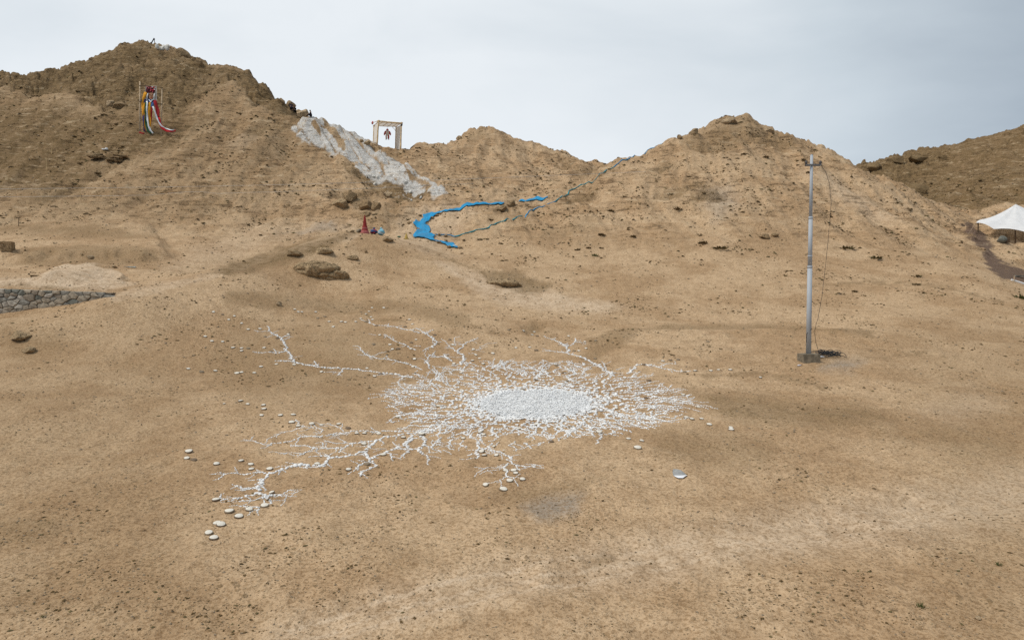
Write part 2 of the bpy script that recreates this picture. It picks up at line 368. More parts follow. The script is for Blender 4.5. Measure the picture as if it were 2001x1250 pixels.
pl(PM([(760,430),(790,410),(870,395),(930,420),(860,480),(900,500),(830,495),(770,465)], 12, 50, 80), 0.55)
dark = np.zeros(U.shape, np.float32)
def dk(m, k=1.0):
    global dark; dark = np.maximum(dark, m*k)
dk(LM([(1150,668),(1210,655),(1300,643),(1420,640),(1560,646),(1700,655)], 2, 12, 33, 44), 0.65)  # shading of the scarp face, put into the ground colour
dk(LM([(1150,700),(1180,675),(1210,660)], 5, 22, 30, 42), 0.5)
dk(PM([(1340,770),(1500,775),(1690,795),(1760,825),(1600,835),(1430,815)], 22, 20, 32), 0.8)
dk(PM([(1700,840),(1850,820),(2001,850),(2001,930),(1850,900)], 40, 15, 32), 0.55)
dk(PM([(1270,850),(1400,840),(1520,870),(1500,910),(1380,915),(1290,890)], 26, 15, 26), 0.5)
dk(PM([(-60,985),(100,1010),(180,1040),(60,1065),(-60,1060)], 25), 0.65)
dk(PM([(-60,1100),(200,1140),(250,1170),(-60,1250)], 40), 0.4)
dk(bank, 1.0); pl(LM([(225,582),(350,556),(450,526),(560,492),(640,468),(690,461)], 3, 12, 34, 58), .55); dk(cut, 0.6)  # bank: shade on the slope behind the spur crest, painted as dark ground
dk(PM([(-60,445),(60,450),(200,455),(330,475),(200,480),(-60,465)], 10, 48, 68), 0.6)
for ln in ([(450,578),(540,586),(640,596),(720,604)], [(470,592),(580,602),(690,612),(790,628)], [(600,590),(700,592),(800,606),(900,628),(960,650)], [(790,470),(850,492),(905,515),(950,535)], [(1560,560),(1700,548),(1850,560),(1960,590)], [(1700,700),(1800,690),(1900,700)],
           [(1380,735),(1500,728),(1620,760)], [(900,720),(820,735),(720,760)], [(0,560),(120,562),(230,574)]):
    dk(LM(ln, 1, 7, 24, 58)*np.clip(.55+.9*wob2, 0, 1), .75)
dk(LM([(450,580),(560,590),(680,600),(800,600),(900,625)], 5, 22, 36, 52), 0.55)
dk(PM([(470,640),(700,625),(820,690),(700,780),(480,800),(380,720)], 60, 20, 42), 0.5)
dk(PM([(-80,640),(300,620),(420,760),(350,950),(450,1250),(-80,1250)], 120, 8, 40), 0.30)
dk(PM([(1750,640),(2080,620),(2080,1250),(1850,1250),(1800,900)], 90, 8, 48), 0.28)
dk(PM([(1026,640),(1040,630),(1066,637),(1058,645),(1036,648)], 9, 34, 46), 0.7)
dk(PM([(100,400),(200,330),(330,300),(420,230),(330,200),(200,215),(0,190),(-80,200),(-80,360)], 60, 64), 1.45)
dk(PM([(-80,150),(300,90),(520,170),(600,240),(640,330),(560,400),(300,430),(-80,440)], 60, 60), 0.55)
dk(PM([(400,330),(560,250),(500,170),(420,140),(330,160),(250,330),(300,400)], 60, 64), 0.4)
dk(PM([(130,330),(170,345),(210,385),(180,395),(110,350)], 9, 60), 0.5)
dk(PM([(700,430),(780,400),(820,420),(760,445)], 14, 60, 80), 0.4)
dk(PM([(1040,460),(1150,430),(1180,440),(1100,470)], 12, 55, 75), 0.35)
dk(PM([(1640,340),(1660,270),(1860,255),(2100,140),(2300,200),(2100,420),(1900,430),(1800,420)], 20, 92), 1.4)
dk(PM([(640,1010),(900,1080),(820,1110),(620,1060)], 40, 8, 20), 0.25)
dk(PM([(960,960),(1100,940),(1180,935),(1100,965),(1000,980)], 14, 8, 24), 0.5)
dk(PM([(1130,1090),(1200,1070),(1200,1090),(1140,1105)], 14, 8, 24), 0.5)
path = LM([(1893,440),(1915,466),(1930,490),(1938,513),(1962,534),(2000,542)], 8, 15, 52, 84)
grey = np.maximum(PM([(1595,722),(1640,704),(1695,708),(1655,728)], 12, 28, 38), PM([(1020,985),(1070,965),(1140,965),(1120,1000),(1050,1010)], 16, 12, 22))
grey = np.maximum(grey, 0.6*PM([(1370,380),(1420,370),(1450,400),(1400,430)], 20, 55))
grey = np.maximum(grey, 0.7*PM([(580,450),(640,438),(660,452),(600,458)], 6, 52, 75))
scrub = 0.35 + 0.40*hill
for m, k in ((PM([(330,600),(520,600),(540,680),(420,700),(300,660)], 40, 28, 46), .8), (PM([(860,490),(1000,540),(1000,570),(880,540)], 15, 36, 60), .9),
             (PM([(1050,560),(1350,560),(1320,640),(1100,640)], 40, 36, 55), .6), (PM([(300,1150),(520,1110),(640,1140),(560,1200),(380,1240)], 40), .9),
             (PM([(1650,1130),(2001,1090),(2001,1250),(1600,1250)], 60), .7), (PM([(600,1080),(900,1060),(1250,1000),(1330,1040),(900,1150),(640,1150)], 50), .5),
             (PM([(1500,900),(1800,880),(1750,960),(1500,970)], 60), .3), (crag, .3)):
    scrub = np.maximum(scrub, k*m)
scrub = scrub*(1 - 0.8*np.clip(pale,0,1))
stain = np.clip(fbm(X32*0.3, Y32*0.3, 3, 131)+.5, 0, 1)

def add_attr(me, name, chans):
    a = me.color_attributes.new(name, 'FLOAT_COLOR', 'POINT')
    arr = np.stack([np.asarray(c, np.float32).ravel() for c in chans], -1).astype(np.float32)
    a.data.foreach_set('color', arr.ravel())
NR, NC = XX.shape
me = bpy.data.meshes.new('ground')
me.vertices.add(NR*NC); me.vertices.foreach_set('co', np.stack([XX, YY, Z], -1).astype(np.float32).ravel())
ii = (np.arange(NR-1)[:,None]*NC + np.arange(NC-1)[None,:]).ravel()
quads = np.stack([ii, ii+1, ii+NC+1, ii+NC], -1).astype(np.int32)
me.loops.add(quads.size); me.loops.foreach_set('vertex_index', quads.ravel())
me.polygons.add(len(quads)); me.polygons.foreach_set('loop_start', np.arange(0, quads.size, 4, dtype=np.int32))
me.polygons.foreach_set('loop_total', np.full(len(quads), 4, np.int32)); me.polygons.foreach_set('use_smooth', np.ones(len(quads), bool))
me.update()
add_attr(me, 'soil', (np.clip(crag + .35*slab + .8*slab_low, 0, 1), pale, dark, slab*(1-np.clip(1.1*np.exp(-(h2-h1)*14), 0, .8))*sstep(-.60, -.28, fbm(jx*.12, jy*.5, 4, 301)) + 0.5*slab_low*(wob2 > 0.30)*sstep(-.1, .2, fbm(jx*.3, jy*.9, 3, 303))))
add_attr(me, 'soil2', (path, grey, scrub, hill))

# ------------------------------------------------------------------ materials
MATS = {}
class NT_:
    def __init__(s, name, rough=0.9, spec=0.2):
        s.m = bpy.data.materials.new(name); s.m.use_nodes = True; s.t = s.m.node_tree
        s.b = s.t.nodes['Principled BSDF']; s.b.inputs['Roughness'].default_value = rough
        s.b.inputs['Specular IOR Level'].default_value = spec
        s.co = s.t.nodes.new('ShaderNodeTexCoord').outputs['Object']
    def n(s, t, **k):
        x = s.t.nodes.new(t)
        for a, b in k.items(): setattr(x, a, b)
        return x
    def l(s, a, b): s.t.links.new(a, b)
    def noise(s, scale, detail=4, rough=0.55, vec=None, dist=0.0, out='Fac'):
        x = s.n('ShaderNodeTexNoise'); x.inputs['Scale'].default_value = scale; x.inputs['Detail'].default_value = detail
        x.inputs['Roughness'].default_value = rough; x.inputs['Distortion'].default_value = dist
        s.l(vec or s.co, x.inputs['Vector']); return x.outputs[out]
    def vor(s, scale, feature='F1', vec=None, out='Distance', rnd=1.0):
        x = s.n('ShaderNodeTexVoronoi', feature=feature); x.inputs['Scale'].default_value = scale; x.inputs['Randomness'].default_value = rnd
        s.l(vec or s.co, x.inputs['Vector']); return x.outputs[out]
    def rng(s, v, a, b, c=0.0, d=1.0, smooth=True):
        x = s.n('ShaderNodeMapRange')
        if smooth: x.interpolation_type = 'SMOOTHSTEP'
        for k, w in zip(('From Min','From Max','To Min','To Max'), (a, b, c, d)): x.inputs[k].default_value = w
        s.l(v, x.inputs['Value']); return x.outputs['Result']
    def mul(s, a, b, op='MULTIPLY', clamp=False):
        x = s.n('ShaderNodeMath', operation=op, use_clamp=clamp)
        for i, q in enumerate((a, b)):
            if isinstance(q, (int, float)): x.inputs[i].default_value = q
            else: s.l(q, x.inputs[i])
        return x.outputs['Value']
    def mix(s, f, a, b, mode='MIX'):
        x = s.n('ShaderNodeMix', data_type='RGBA', blend_type=mode)
        for k, q in (('Factor', f), ('A', a), ('B', b)):
            if isinstance(q, (int, float)): x.inputs[k].default_value = q
            elif isinstance(q, tuple): x.inputs[k].default_value = q + (1,) if len(q) == 3 else q
            else: s.l(q, x.inputs[k])
        return x.outputs['Result']
    def bump(s, h, strength=0.5, dist=0.02, normal=None):
        x = s.n('ShaderNodeBump'); x.inputs['Strength'].default_value = strength; x.inputs['Distance'].default_value = dist
        s.l(h, x.inputs['Height'])
        if normal: s.l(normal, x.inputs['Normal'])
        return x.outputs['Normal']
    def stretch(s, sc):
        x = s.n('ShaderNodeMapping'); x.inputs['Scale'].default_value = sc; s.l(s.co, x.inputs['Vector']); return x.outputs['Vector']
    def attr(s, name):
        a = s.n('ShaderNodeAttribute', attribute_name=name); c = s.n('ShaderNodeSeparateColor'); s.l(a.outputs['Color'], c.inputs['Color'])
        return c.outputs['Red'], c.outputs['Green'], c.outputs['Blue'], a.outputs['Alpha']
    def done(s, col, normal=None):
        if isinstance(col, tuple): s.b.inputs['Base Color'].default_value = col + (1,)
        else: s.l(col, s.b.inputs['Base Color'])
        if normal: s.l(normal, s.b.inputs['Normal'])
        return s.m

g = NT_('desert_soil', 0.95, 0.1)
rockA, paleA, darkA, whiteA = g.attr('soil'); pathA, greyA, scrubA, hillA = g.attr('soil2')
big = g.noise(0.20, 4, 0.6); med = g.noise(1.5, 5, 0.72); fin = g.noise(11, 4, 0.76); mic = g.noise(60, 2, 0.7)
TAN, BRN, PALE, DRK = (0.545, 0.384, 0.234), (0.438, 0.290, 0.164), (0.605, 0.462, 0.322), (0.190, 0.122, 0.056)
col = g.mix(g.rng(big, 0.40, 0.60), TAN, BRN)
col = g.mix(g.mul(paleA, g.rng(med, 0.25, 0.6, 0.55, 1.0)), col, PALE)
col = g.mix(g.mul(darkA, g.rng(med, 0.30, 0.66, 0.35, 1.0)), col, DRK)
col = g.mix(g.mul(greyA, g.rng(fin, 0.3, 0.6, 0.25, 0.8)), col, (0.33, 0.29, 0.245))
col = g.mix(g.mul(pathA, g.rng(med, 0.2, 0.5, 0.7, 1.0)), col, (0.150, 0.098, 0.072))
rcol = g.mix(g.rng(med, 0.35, 0.65), (0.300, 0.202, 0.100), (0.140, 0.090, 0.042))
col = g.mix(g.mul(rockA, g.rng(big, 0.2, 0.5, 0.55, 1.0)), col, rcol)
# limewash poured over the slab, worn through along the joints
wv_ = g.n('ShaderNodeMapping'); wv_.vector_type = 'TEXTURE'; wv_.inputs['Rotation'].default_value = (0, 0, R(-57)); wv_.inputs['Scale'].default_value = (2.2, 0.66, 1.0); g.l(g.co, wv_.inputs['Vector'])
wn1 = g.noise(1.3, 6, 0.74, vec=wv_.outputs['Vector'])
wfac = g.rng(wn1, 0.66, 0.54)
col = g.mix(g.mul(g.rng(whiteA, 0.2, 0.75), wfac), col, g.mix(g.rng(fin, 0.3, 0.7), (0.50, 0.48, 0.45), (0.72, 0.71, 0.69)))
# mottling, grit and small dark clods
col = g.mix(g.rng(med, 0.34, 0.60, 0.60, 0.0), col, g.mix(1.0, col, (0.66, 0.62, 0.57), 'MULTIPLY'))
col = g.mix(g.rng(fin, 0.38, 0.54, 0.78, 0.0), col, g.mix(1.0, col, (0.50, 0.44, 0.36), 'MULTIPLY'))
stv = g.n('ShaderNodeMapping'); stv.inputs['Scale'].default_value = (0.50, 0.34, 2.5); stv.inputs['Rotation'].default_value = (R(10), R(16), 0); g.l(g.co, stv.inputs['Vector'])
strat = g.noise(1.0, 5, 0.72, vec=stv.outputs['Vector'], dist=0.7)
ledge = g.mul(g.mul(g.rng(strat, 0.565, 0.625), hillA), g.rng(big, 0.36, 0.56, .15, 1.0))
col = g.mix(g.mul(ledge, 0.45), col, g.mix(1.0, col, (0.40, 0.35, 0.28), 'MULTIPLY'))
col = g.mix(g.mul(g.mul(g.rng(strat, 0.44, 0.36), hillA), 0.35), col, (0.60, 0.47, 0.31))
col = g.mix(g.rng(mic, 0.52, 0.72, 0.0, 0.35), col, (0.58, 0.47, 0.35))
pat = g.rng(g.noise(0.5, 3, 0.7), 0.42, 0.60)
sp1 = g.mul(g.rng(g.vor(5.0), 0.36, 0.20), g.rng(med, 0.50, 0.58))
sp2 = g.mul(g.rng(g.vor(14.0), 0.38, 0.20), g.rng(fin, 0.50, 0.58))
sp3 = g.mul(g.mul(g.rng(g.vor(1.7), 0.36, 0.22), g.rng(g.noise(1.1, 2, 0.6), 0.49, 0.56)), hillA)
spk = g.mul(g.mul(g.mul(sp1, sp2, 'MAXIMUM'), sp3, 'MAXIMUM'), g.mul(scrubA, g.mul(pat, 0.7, 'ADD')), clamp=True)
notwhite = g.rng(whiteA, 0.1, 0.5, 1.0, 0.15)
col = g.mix(g.mul(g.mul(spk, notwhite), 0.9), col, (0.125, 0.080, 0.036))
col = g.mix(g.mul(g.rng(g.vor(6.3), 0.14, 0.07), g.rng(med, 0.36, 0.34)), col, (0.60, 0.52, 0.43))
h = g.mul(g.mul(med, 0.13), g.mul(fin, 0.04), 'ADD'); h = g.mul(h, g.mul(mic, 0.006), 'ADD'); h = g.mul(h, g.mul(spk, 0.03), 'ADD')
h = g.mul(h, g.mul(g.mul(rockA, med), 0.32), 'ADD'); h = g.mul(h, g.mul(ledge, -0.12), 'ADD')
b5 = g.bump(h, 0.9, 1.0)
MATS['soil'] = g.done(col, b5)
me.materials.append(MATS['soil'])
ground = bpy.data.objects.new('ground', me); COL.objects.link(ground); ground['kind'] = 'structure'
ground['label'] = 'bare tan desert ground rising into rocky brown hills'
# ------------------------------------------------------------------ building helpers
def tag(o, label=None, cat=None, group=None, kind=None):
    for k, v in (('label', label), ('category', cat), ('group', group), ('kind', kind)):
        if v: o[k] = v
    return o
def empty(name, loc, rz=0.0):
    o = bpy.data.objects.new(name, None); COL.objects.link(o); o.location = loc; o.rotation_euler = (0, 0, rz); o.empty_display_size = 0.1
    return o
def link(name, mesh, parent=None, loc=None):
    o = bpy.data.objects.new(name, mesh); COL.objects.link(o)
    if parent is not None: o.parent = parent
    if loc is not None: o.location = loc
    return o
class MB:
    """collects shapes, then becomes one mesh object"""
    def __init__(s): s.v = []; s.f = []; s.mi = []; s.cur = 0
    def add(s, vs, fs):
        b = len(s.v); s.v += [tuple(p) for p in vs]; s.f += [tuple(i+b for i in f) for f in fs]; s.mi += [s.cur]*len(fs); return s
    def box(s, lo, hi, M=None, jit=0.0):
        vs = [Vector((x, y, z)) for z in (lo[2], hi[2]) for y in (lo[1], hi[1]) for x in (lo[0], hi[0])]
        if jit: vs = [p + Vector((random.uniform(-jit, jit), random.uniform(-jit, jit), random.uniform(-jit, jit))) for p in vs]
        if M: vs = [M @ p for p in vs]
        return s.add(vs, [(0,2,3,1),(4,5,7,6),(0,1,5,4),(2,6,7,3),(0,4,6,2),(1,3,7,5)])
    def tube(s, pts, rad, seg=6, cap=True):
        pts = [Vector(p) for p in pts]; n_ = len(pts)
        rad = rad if isinstance(rad, (list, tuple)) else [rad]*n_
        vs = []; up = Vector((0.13, 0.07, 1)).normalized()
        for i, p in enumerate(pts):
            d = (pts[min(i+1, n_-1)] - pts[max(i-1, 0)]).normalized()
            a = d.cross(up)
            if a.length < 1e-3: a = d.cross(Vector((1, 0, 0.2)))
            a.normalize(); b = d.cross(a)
            for k in range(seg):
                t = 2*math.pi*k/seg; vs.append(p + (a*math.cos(t) + b*math.sin(t))*rad[i])
        fs = [(i*seg+k, i*seg+(k+1) % seg, (i+1)*seg+(k+1) % seg, (i+1)*seg+k) for i in range(n_-1) for k in range(seg)]
        if cap: fs += [tuple(range(seg-1, -1, -1)), tuple((n_-1)*seg+k for k in range(seg))]
        return s.add(vs, fs)
    def lathe(s, prof, seg=12, M=None, sx=1.0, sy=1.0):
        vs = []; fs = []
        for r_, z_ in prof:
            for k in range(seg):
                t = 2*math.pi*k/seg; p = Vector((r_*math.cos(t)*sx, r_*math.sin(t)*sy, z_)); vs.append(M @ p if M else p)
        for i in range(len(prof)-1):
            for k in range(seg): fs.append((i*seg+k, i*seg+(k+1) % seg, (i+1)*seg+(k+1) % seg, (i+1)*seg+k))
        fs += [tuple(range(seg-1, -1, -1)), tuple((len(prof)-1)*seg+k for k in range(seg))]
        return s.add(vs, fs)
    def sheet(s, rows):
        """rows of equally many points -> quads"""
        m = len(rows[0]); vs = [p for r_ in rows for p in r_]
        return s.add(vs, [(i*m+j, i*m+j+1, (i+1)*m+j+1, (i+1)*m+j) for i in range(len(rows)-1) for j in range(m-1)])
    def mesh(s, name, mats, smooth=False):
        m = bpy.data.meshes.new(name); m.from_pydata(s.v, [], s.f)
        for x in (mats if isinstance(mats, (list, tuple)) else [mats]): m.materials.append(x)
        if any(s.mi): m.polygons.foreach_set('material_index', s.mi)
        if smooth: m.polygons.foreach_set('use_smooth', [True]*len(s.f))
        m.update(); return m
    def build(s, name, mats, parent=None, smooth=False, loc=None, thick=0.0):
        o = link(name, s.mesh(name, mats, smooth), parent, loc)
        if thick:
            md = o.modifiers.new('thickness', 'SOLIDIFY'); md.thickness = thick; md.offset = 0
        return o
# ---- materials for the things
def plain(name, c, rough=0.85, spec=0.25, var=0.25, scale=6.0, bump=0.0, metal=0.0, c2=None):
    m = NT_(name, rough, spec); m.b.inputs['Metallic'].default_value = metal
    f = m.noise(scale, 5, 0.65)
    c2 = c2 or tuple(x*(1-var*1.6) for x in c)
    cc = m.mix(m.rng(f, 0.32, 0.68), tuple(min(1, x*(1+var*0.25)) for x in c), c2)
    return m.done(cc, m.bump(f, 0.6, bump) if bump else None)
def cloth(name, c, var=0.18): return plain(name, c, 0.8, 0.15, var, 2.4, 0.03)
M_white = plain('white_painted_stone', (0.86, 0.85, 0.83), 0.8, 0.2, 0.24, 9, 0.01)
M_chip = plain('white_chippings', (0.80, 0.80, 0.795), 0.8, 0.2, 0.14, 14)
M_cobtop = plain('pale_cobble_top', (0.72, 0.67, 0.58), 0.75, 0.25, 0.14, 9, 0.006)
M_cob = plain('brown_cobble', (0.20, 0.142, 0.092), 0.75, 0.3, 0.3, 12, 0.008)
M_cob2 = plain('grey_brown_cobble', (0.27, 0.205, 0.135), 0.75, 0.3, 0.3, 12, 0.008)
def stone_mat(name, c, scale=1.6):
    m = NT_(name, .93, .12); a = m.noise(scale, 6, .72); b = m.noise(scale*5, 4, .7); cr_ = m.vor(scale*.9, 'DISTANCE_TO_EDGE', vec=m.noise(scale*.8, 3, .6, out='Color'))
    cc = m.mix(m.rng(a, .34, .66), tuple(x*1.12 for x in c), tuple(x*.70 for x in c)); cc = m.mix(m.rng(b, .40, .56, .5, 0), cc, tuple(x*.62 for x in c)); cc = m.mix(m.rng(b, .58, .70, 0, .5), cc, tuple(min(1, x*1.35) for x in c))
    h = m.mul(m.mul(a, .30), m.mul(b, .07), 'ADD'); h = m.mul(h, m.rng(cr_, 0, .05, 0, .12), 'ADD'); return m.done(cc, m.bump(h, .9, 1.0))
M_rock = stone_mat('weathered_rock', (0.43, 0.305, 0.175))
M_rockd = stone_mat('dark_rock', (0.335, 0.228, 0.125))
M_rockg = stone_mat('sandy_rock', (0.50, 0.365, 0.225))
M_wood = plain('bleached_wood', (0.58, 0.44, 0.29), 0.8, 0.2, 0.3, 9)
M_wood2 = plain('bamboo_pole', (0.72, 0.50, 0.25), 0.7, 0.3, 0.3, 5)
M_darkw = plain('dark_wood', (0.13, 0.085, 0.05), 0.85, 0.2, 0.3, 6)
M_black = plain('black_rubber', (0.03, 0.03, 0.032), 0.6, 0.3, 0.3, 20)
M_steel = plain('galvanised_steel', (0.40, 0.425, 0.455), 0.6, 0.35, 0.07, 1.3, 0.0, 0.0)
M_conc = plain('concrete', (0.245, 0.205, 0.150), 0.92, 0.1, 0.28, 5, 0.02)
M_insul = plain('dark_insulator', (0.07, 0.055, 0.05), 0.4, 0.5, 0.2, 9)
M_blue = plain('blue_cloth', (0.012, 0.265, 0.510), .8, .15, .2, 1.3, .08, 0.0, (.05, .205, .36))
M_teal = cloth('teal_cloth', (0.045, 0.290, 0.340), 0.3)
def thin_cloth(name, c):
    m = NT_(name, .85, .1); f = m.noise(1.5, 4, .6); cc = m.mix(m.rng(f, .3, .7), c, tuple(x*.9 for x in c)); m.done(cc, m.bump(f, .5, .05))
    tr = m.n('ShaderNodeBsdfTranslucent'); m.l(cc, tr.inputs['Color']); ms = m.n('ShaderNodeMixShader'); ms.inputs['Fac'].default_value = .3
    m.l(m.b.outputs['BSDF'], ms.inputs[1]); m.l(tr.outputs['BSDF'], ms.inputs[2]); m.l(ms.outputs['Shader'], m.t.nodes['Material Output'].inputs['Surface']); return m.m
M_canvas = thin_cloth('white_canvas', (0.92, 0.92, 0.92))
M_cream = cloth('cream_cloth', (0.66, 0.60, 0.52), 0.12)
M_lime = plain('limewashed_stone', (0.66, 0.63, 0.57), 0.9, 0.15, 0.22, 2.5, 0.05)
# ---- rocks: dented and split blocks
_ico = {}
def ico(sub):
    if sub not in _ico:
        b = bmesh.new(); bmesh.ops.create_icosphere(b, subdivisions=sub, radius=1.0)
        _ico[sub] = (np.array([v_.co[:] for v_ in b.verts]), [tuple(v_.index for v_ in f_.verts) for f_ in b.faces]); b.free()
    return _ico[sub]
def rock_shape(seed, sub=3, cuts=7, rough=0.10, cut_depth=0.28):
    r_ = np.random.default_rng(seed); vs, fs = ico(sub); vs = vs.copy()
    for _ in range(cuts):                                      # flat faces where it has split
        d = r_.normal(size=3); d /= np.linalg.norm(d); lim = 1 - cut_depth*r_.uniform(0.5, 1.8)
        k = vs @ d; over = k > lim; vs[over] -= np.outer((k[over]-lim)*0.97, d)
    for k_, a in ((1.7, rough), (3.6, rough*0.6), (7.5, rough*0.35)):
        ph = r_.uniform(0, 6.3, (3, 3)); w = r_.normal(size=(3, 3)); w = w/np.linalg.norm(w, axis=1, keepdims=True)*k_
        s_ = sum(np.sin(vs @ w[i] + ph[i, 0]) for i in range(3))/3
        vs += vs*(s_*a)[:, None]
    return vs, fs
def rock_mesh(name, seed, mat, scale, sub=3, smooth=False, **k):
    vs, fs = rock_shape(seed, sub, **k); m = MB(); m.add((vs*np.array(scale)).tolist(), fs)
    return m.mesh(name, mat, smooth)
def rock(u, v, wpx, hpx, label, seed, mat=None, cat='boulder', name='boulder', group=None, depth=1.0, sink=0.55, rz=None, tilt=0.0, sub=3, ymin=7.5, ymax=170, **k):
    """a boulder whose foot meets the ground at photo pixel (u, v), about wpx x hpx photo pixels large"""
    p = hit(u, v, ymin, ymax); sc = p.y/F
    sx, sz = wpx*sc/2, hpx*sc/2/(1-sink*0.5)
    o = link(name, rock_mesh(name, seed, mat or M_rock, (sx, sx*depth, sz), sub, **k), None, p + Vector((0, sx*depth*0.35, sz*(1-sink) - 0.0)))
    o.rotation_euler = (random.uniform(-.1, .1), tilt, rz if rz is not None else random.uniform(-.4, .4))
    return tag(o, label, cat, group)
ORD = ['leftmost', 'second from left', 'third from left', 'fourth from left', 'fifth from left', 'sixth from left', 'seventh from left', 'eighth from left', 'ninth from left', 'tenth from left',
       'eleventh from left', 'twelfth from left', 'thirteenth from left', 'fourteenth from left', 'fifteenth from left', 'sixteenth from left', 'seventeenth from left', 'eighteenth from left']

# ------------------------------------------------------------------ stone retaining wall on the left
wl0, wl1 = at(-110, 560, 37.72), at(216, 571, 37.92)
wall = tag(empty('stone_wall', (wl0[0], wl0[1], 0)), 'low dry stone retaining wall of grey rubble below pale terrace', 'wall', None, 'thing')
wx = Vector((wl1[0]-wl0[0], wl1[1]-wl0[1], 0)); WLen = wx.length; wx.normalize(); wyv = Vector((-wx.y, wx.x, 0))
def wp(a, d, z): return wx*a + wyv*d + Vector((0, 0, z))
zt = lambda a: wl0[2] + (wl1[2]-wl0[2])*a/WLen
m = MB()
m.add([wp(a, d, z) for a in (0, WLen) for d in (0.06, 0.5) for z in (1.6, zt(a)-0.04)], [(0,1,3,2),(4,6,7,5),(0,4,5,1),(2,3,7,6),(1,5,7,3),(0,2,6,4)])
m.build('mortar', plain('wall_mortar', (0.16, 0.135, 0.105), 0.95, 0.1, 0.3, 8, 0.03), wall)
WM = [plain('wall_stone_%s' % q, c, 0.9, 0.15, 0.28, 5, 0.03) for q, c in (('grey', (0.30, 0.28, 0.24)), ('tan', (0.42, 0.355, 0.27)), ('green', (0.235, 0.235, 0.20)), ('brown', (0.33, 0.275, 0.21)), ('pale', (0.47, 0.42, 0.35)))]
def clip_poly(poly, px_, pz_, nx, nz):
    """keep the side of the line through (px_, pz_) that the normal points away from"""
    out_ = []
    for i in range(len(poly)):
        a_, b_ = poly[i], poly[(i+1) % len(poly)]; da = (a_[0]-px_)*nx + (a_[1]-pz_)*nz; db = (b_[0]-px_)*nx + (b_[1]-pz_)*nz
        if da <= 0: out_.append(a_)
        if da*db < 0: t = da/(da-db); out_.append((a_[0]+(b_[0]-a_[0])*t, a_[1]+(b_[1]-a_[1])*t))
    return out_
random.seed(12); seeds = []; zb = -1.9                          # heights measured down from the coping
tries = 0
while tries < 6000:
    tries += 1; a, z = random.uniform(-.1, WLen+.1), random.uniform(zb, -.06); big_ = random.choice((.19, .23, .28, .36)) if z < -.25 else .21
    if all(math.hypot((a-q[0])/1.7, z-q[1]) > (big_+q[2])/2*.86 for q in seeds): seeds.append((a, z, big_))
for (a, z, rs) in seeds:
    poly = [(a-.8, max(zb, z-.6)), (a+.8, max(zb, z-.6)), (a+.8, min(-.005, z+.6)), (a-.8, min(-.005, z+.6))]
    for (a2, z2, r2) in seeds:
        if (a2, z2) == (a, z) or abs(a2-a) > 1.6: continue
        nx, nz = (a2-a), (z2-z)*2.8; l_ = math.hypot(nx, nz); w = rs/(rs+r2); poly = clip_poly(poly, a+(a2-a)*w, z+(z2-z)*w, nx/l_, nz/l_)
        if len(poly) < 3: break
    if len(poly) < 3: continue
    gx_ = sum(q[0] for q in poly)/len(poly); gz_ = sum(q[1] for q in poly)/len(poly); pr = random.uniform(.03, .10); n_ = len(poly)
    sh = lambda k: [(gx_+(x-gx_)*k + random.uniform(-.012, .012), gz_+(y_-gz_)*k + random.uniform(-.012, .012)) for x, y_ in poly]
    if not (0 < gx_ < WLen): continue
    r0, r1, r2_ = sh(.95), sh(.93), sh(.78); mb = MB()
    vs = [wp(x, .12, zt(gx_)+y_) for x, y_ in r0] + [wp(x, -pr*.6, zt(gx_)+y_) for x, y_ in r1] + [wp(x, -pr+random.uniform(-.02, .02), zt(gx_)+y_) for x, y_ in r2_] + [wp(gx_, -pr-.015, zt(gx_)+gz_)]
    fs = [(i, (i+1) % n_, n_+(i+1) % n_, n_+i) for i in range(n_)] + [(n_+i, n_+(i+1) % n_, 2*n_+(i+1) % n_, 2*n_+i) for i in range(n_)] + [(2*n_+i, 2*n_+(i+1) % n_, 3*n_) for i in range(n_)]
    mb.add(vs, fs); mb.build('stone', random.choice(WM), wall)

# ------------------------------------------------------------------ boulders and outcrops
oc = hit(618, 540, 38, 56); sc = oc.y/F
out = tag(empty('rock_outcrop', oc), 'large rounded rock outcrop cracked across, on slope above the scattered cobbles', 'rock')
def piece(parent, name, du, dv, w, h_, seed, mat, depth=0.8, rz=0.0, tilt=0.0, s_=None, label=None, **k):
    s_ = s_ or sc; x = (du)*s_; zc = -dv*s_
    mm = rock_mesh(name, seed, mat, (w*s_/2, w*s_/2*depth, h_*s_/2), 4 if w > 60 else 3, **k)
    o = link(name, mm, parent, (x, abs(dv)*s_*0.9 + w*s_/2*depth*0.3, zc)); o.rotation_euler = (-0.25, tilt, rz)
    if label: o['label'] = label
    return o
def dome(parent, du, dv, w, h_, seed, mat, s_, depth=.7):
    """broad weathered rock dome, split by creases and pitted"""
    vs, fs = rock_shape(seed, 5, 5, .08, .2); A_ = vs[:, 0]*w*s_/2; B_ = vs[:, 2]*h_*s_/2; C_ = vs[:, 1]*w*s_/2*depth
    f1_, f2_, ci = worley(A_*.5 + seed + .2*np.sin(B_*3), (B_ + C_*.8)*.8 + .2*np.sin(A_*2), 5); e1, e2, ei = worley(A_*2.2 + seed, (B_ + C_*.6)*2.6, 9)
    d_ = -.13*np.exp(-(f2_-f1_)*16) + .06*(ci-.5) - .02*np.exp(-(e2-e1)*8) + .10*fbm(A_*2.2, (B_+C_)*2.2, 3, 3) + .045*fbm(A_*8, (B_+C_)*8, 3, 4)
    q = np.stack([A_, C_, B_], -1) + vs*d_[:, None]; mb = MB(); mb.add(q.tolist(), fs); o = mb.build('rock_mass', mat, parent, True)
    o.location = (du*s_, abs(dv)*s_*.9 + w*s_/2*depth*.3, -dv*s_ - .16); o.rotation_euler = (-.25, 0, 0); return o
dome(out, -4, -12, 116, 46, 201, M_rock, sc, .6)
dome(out, 36, -6, 48, 26, 206, M_rock, sc, .7)
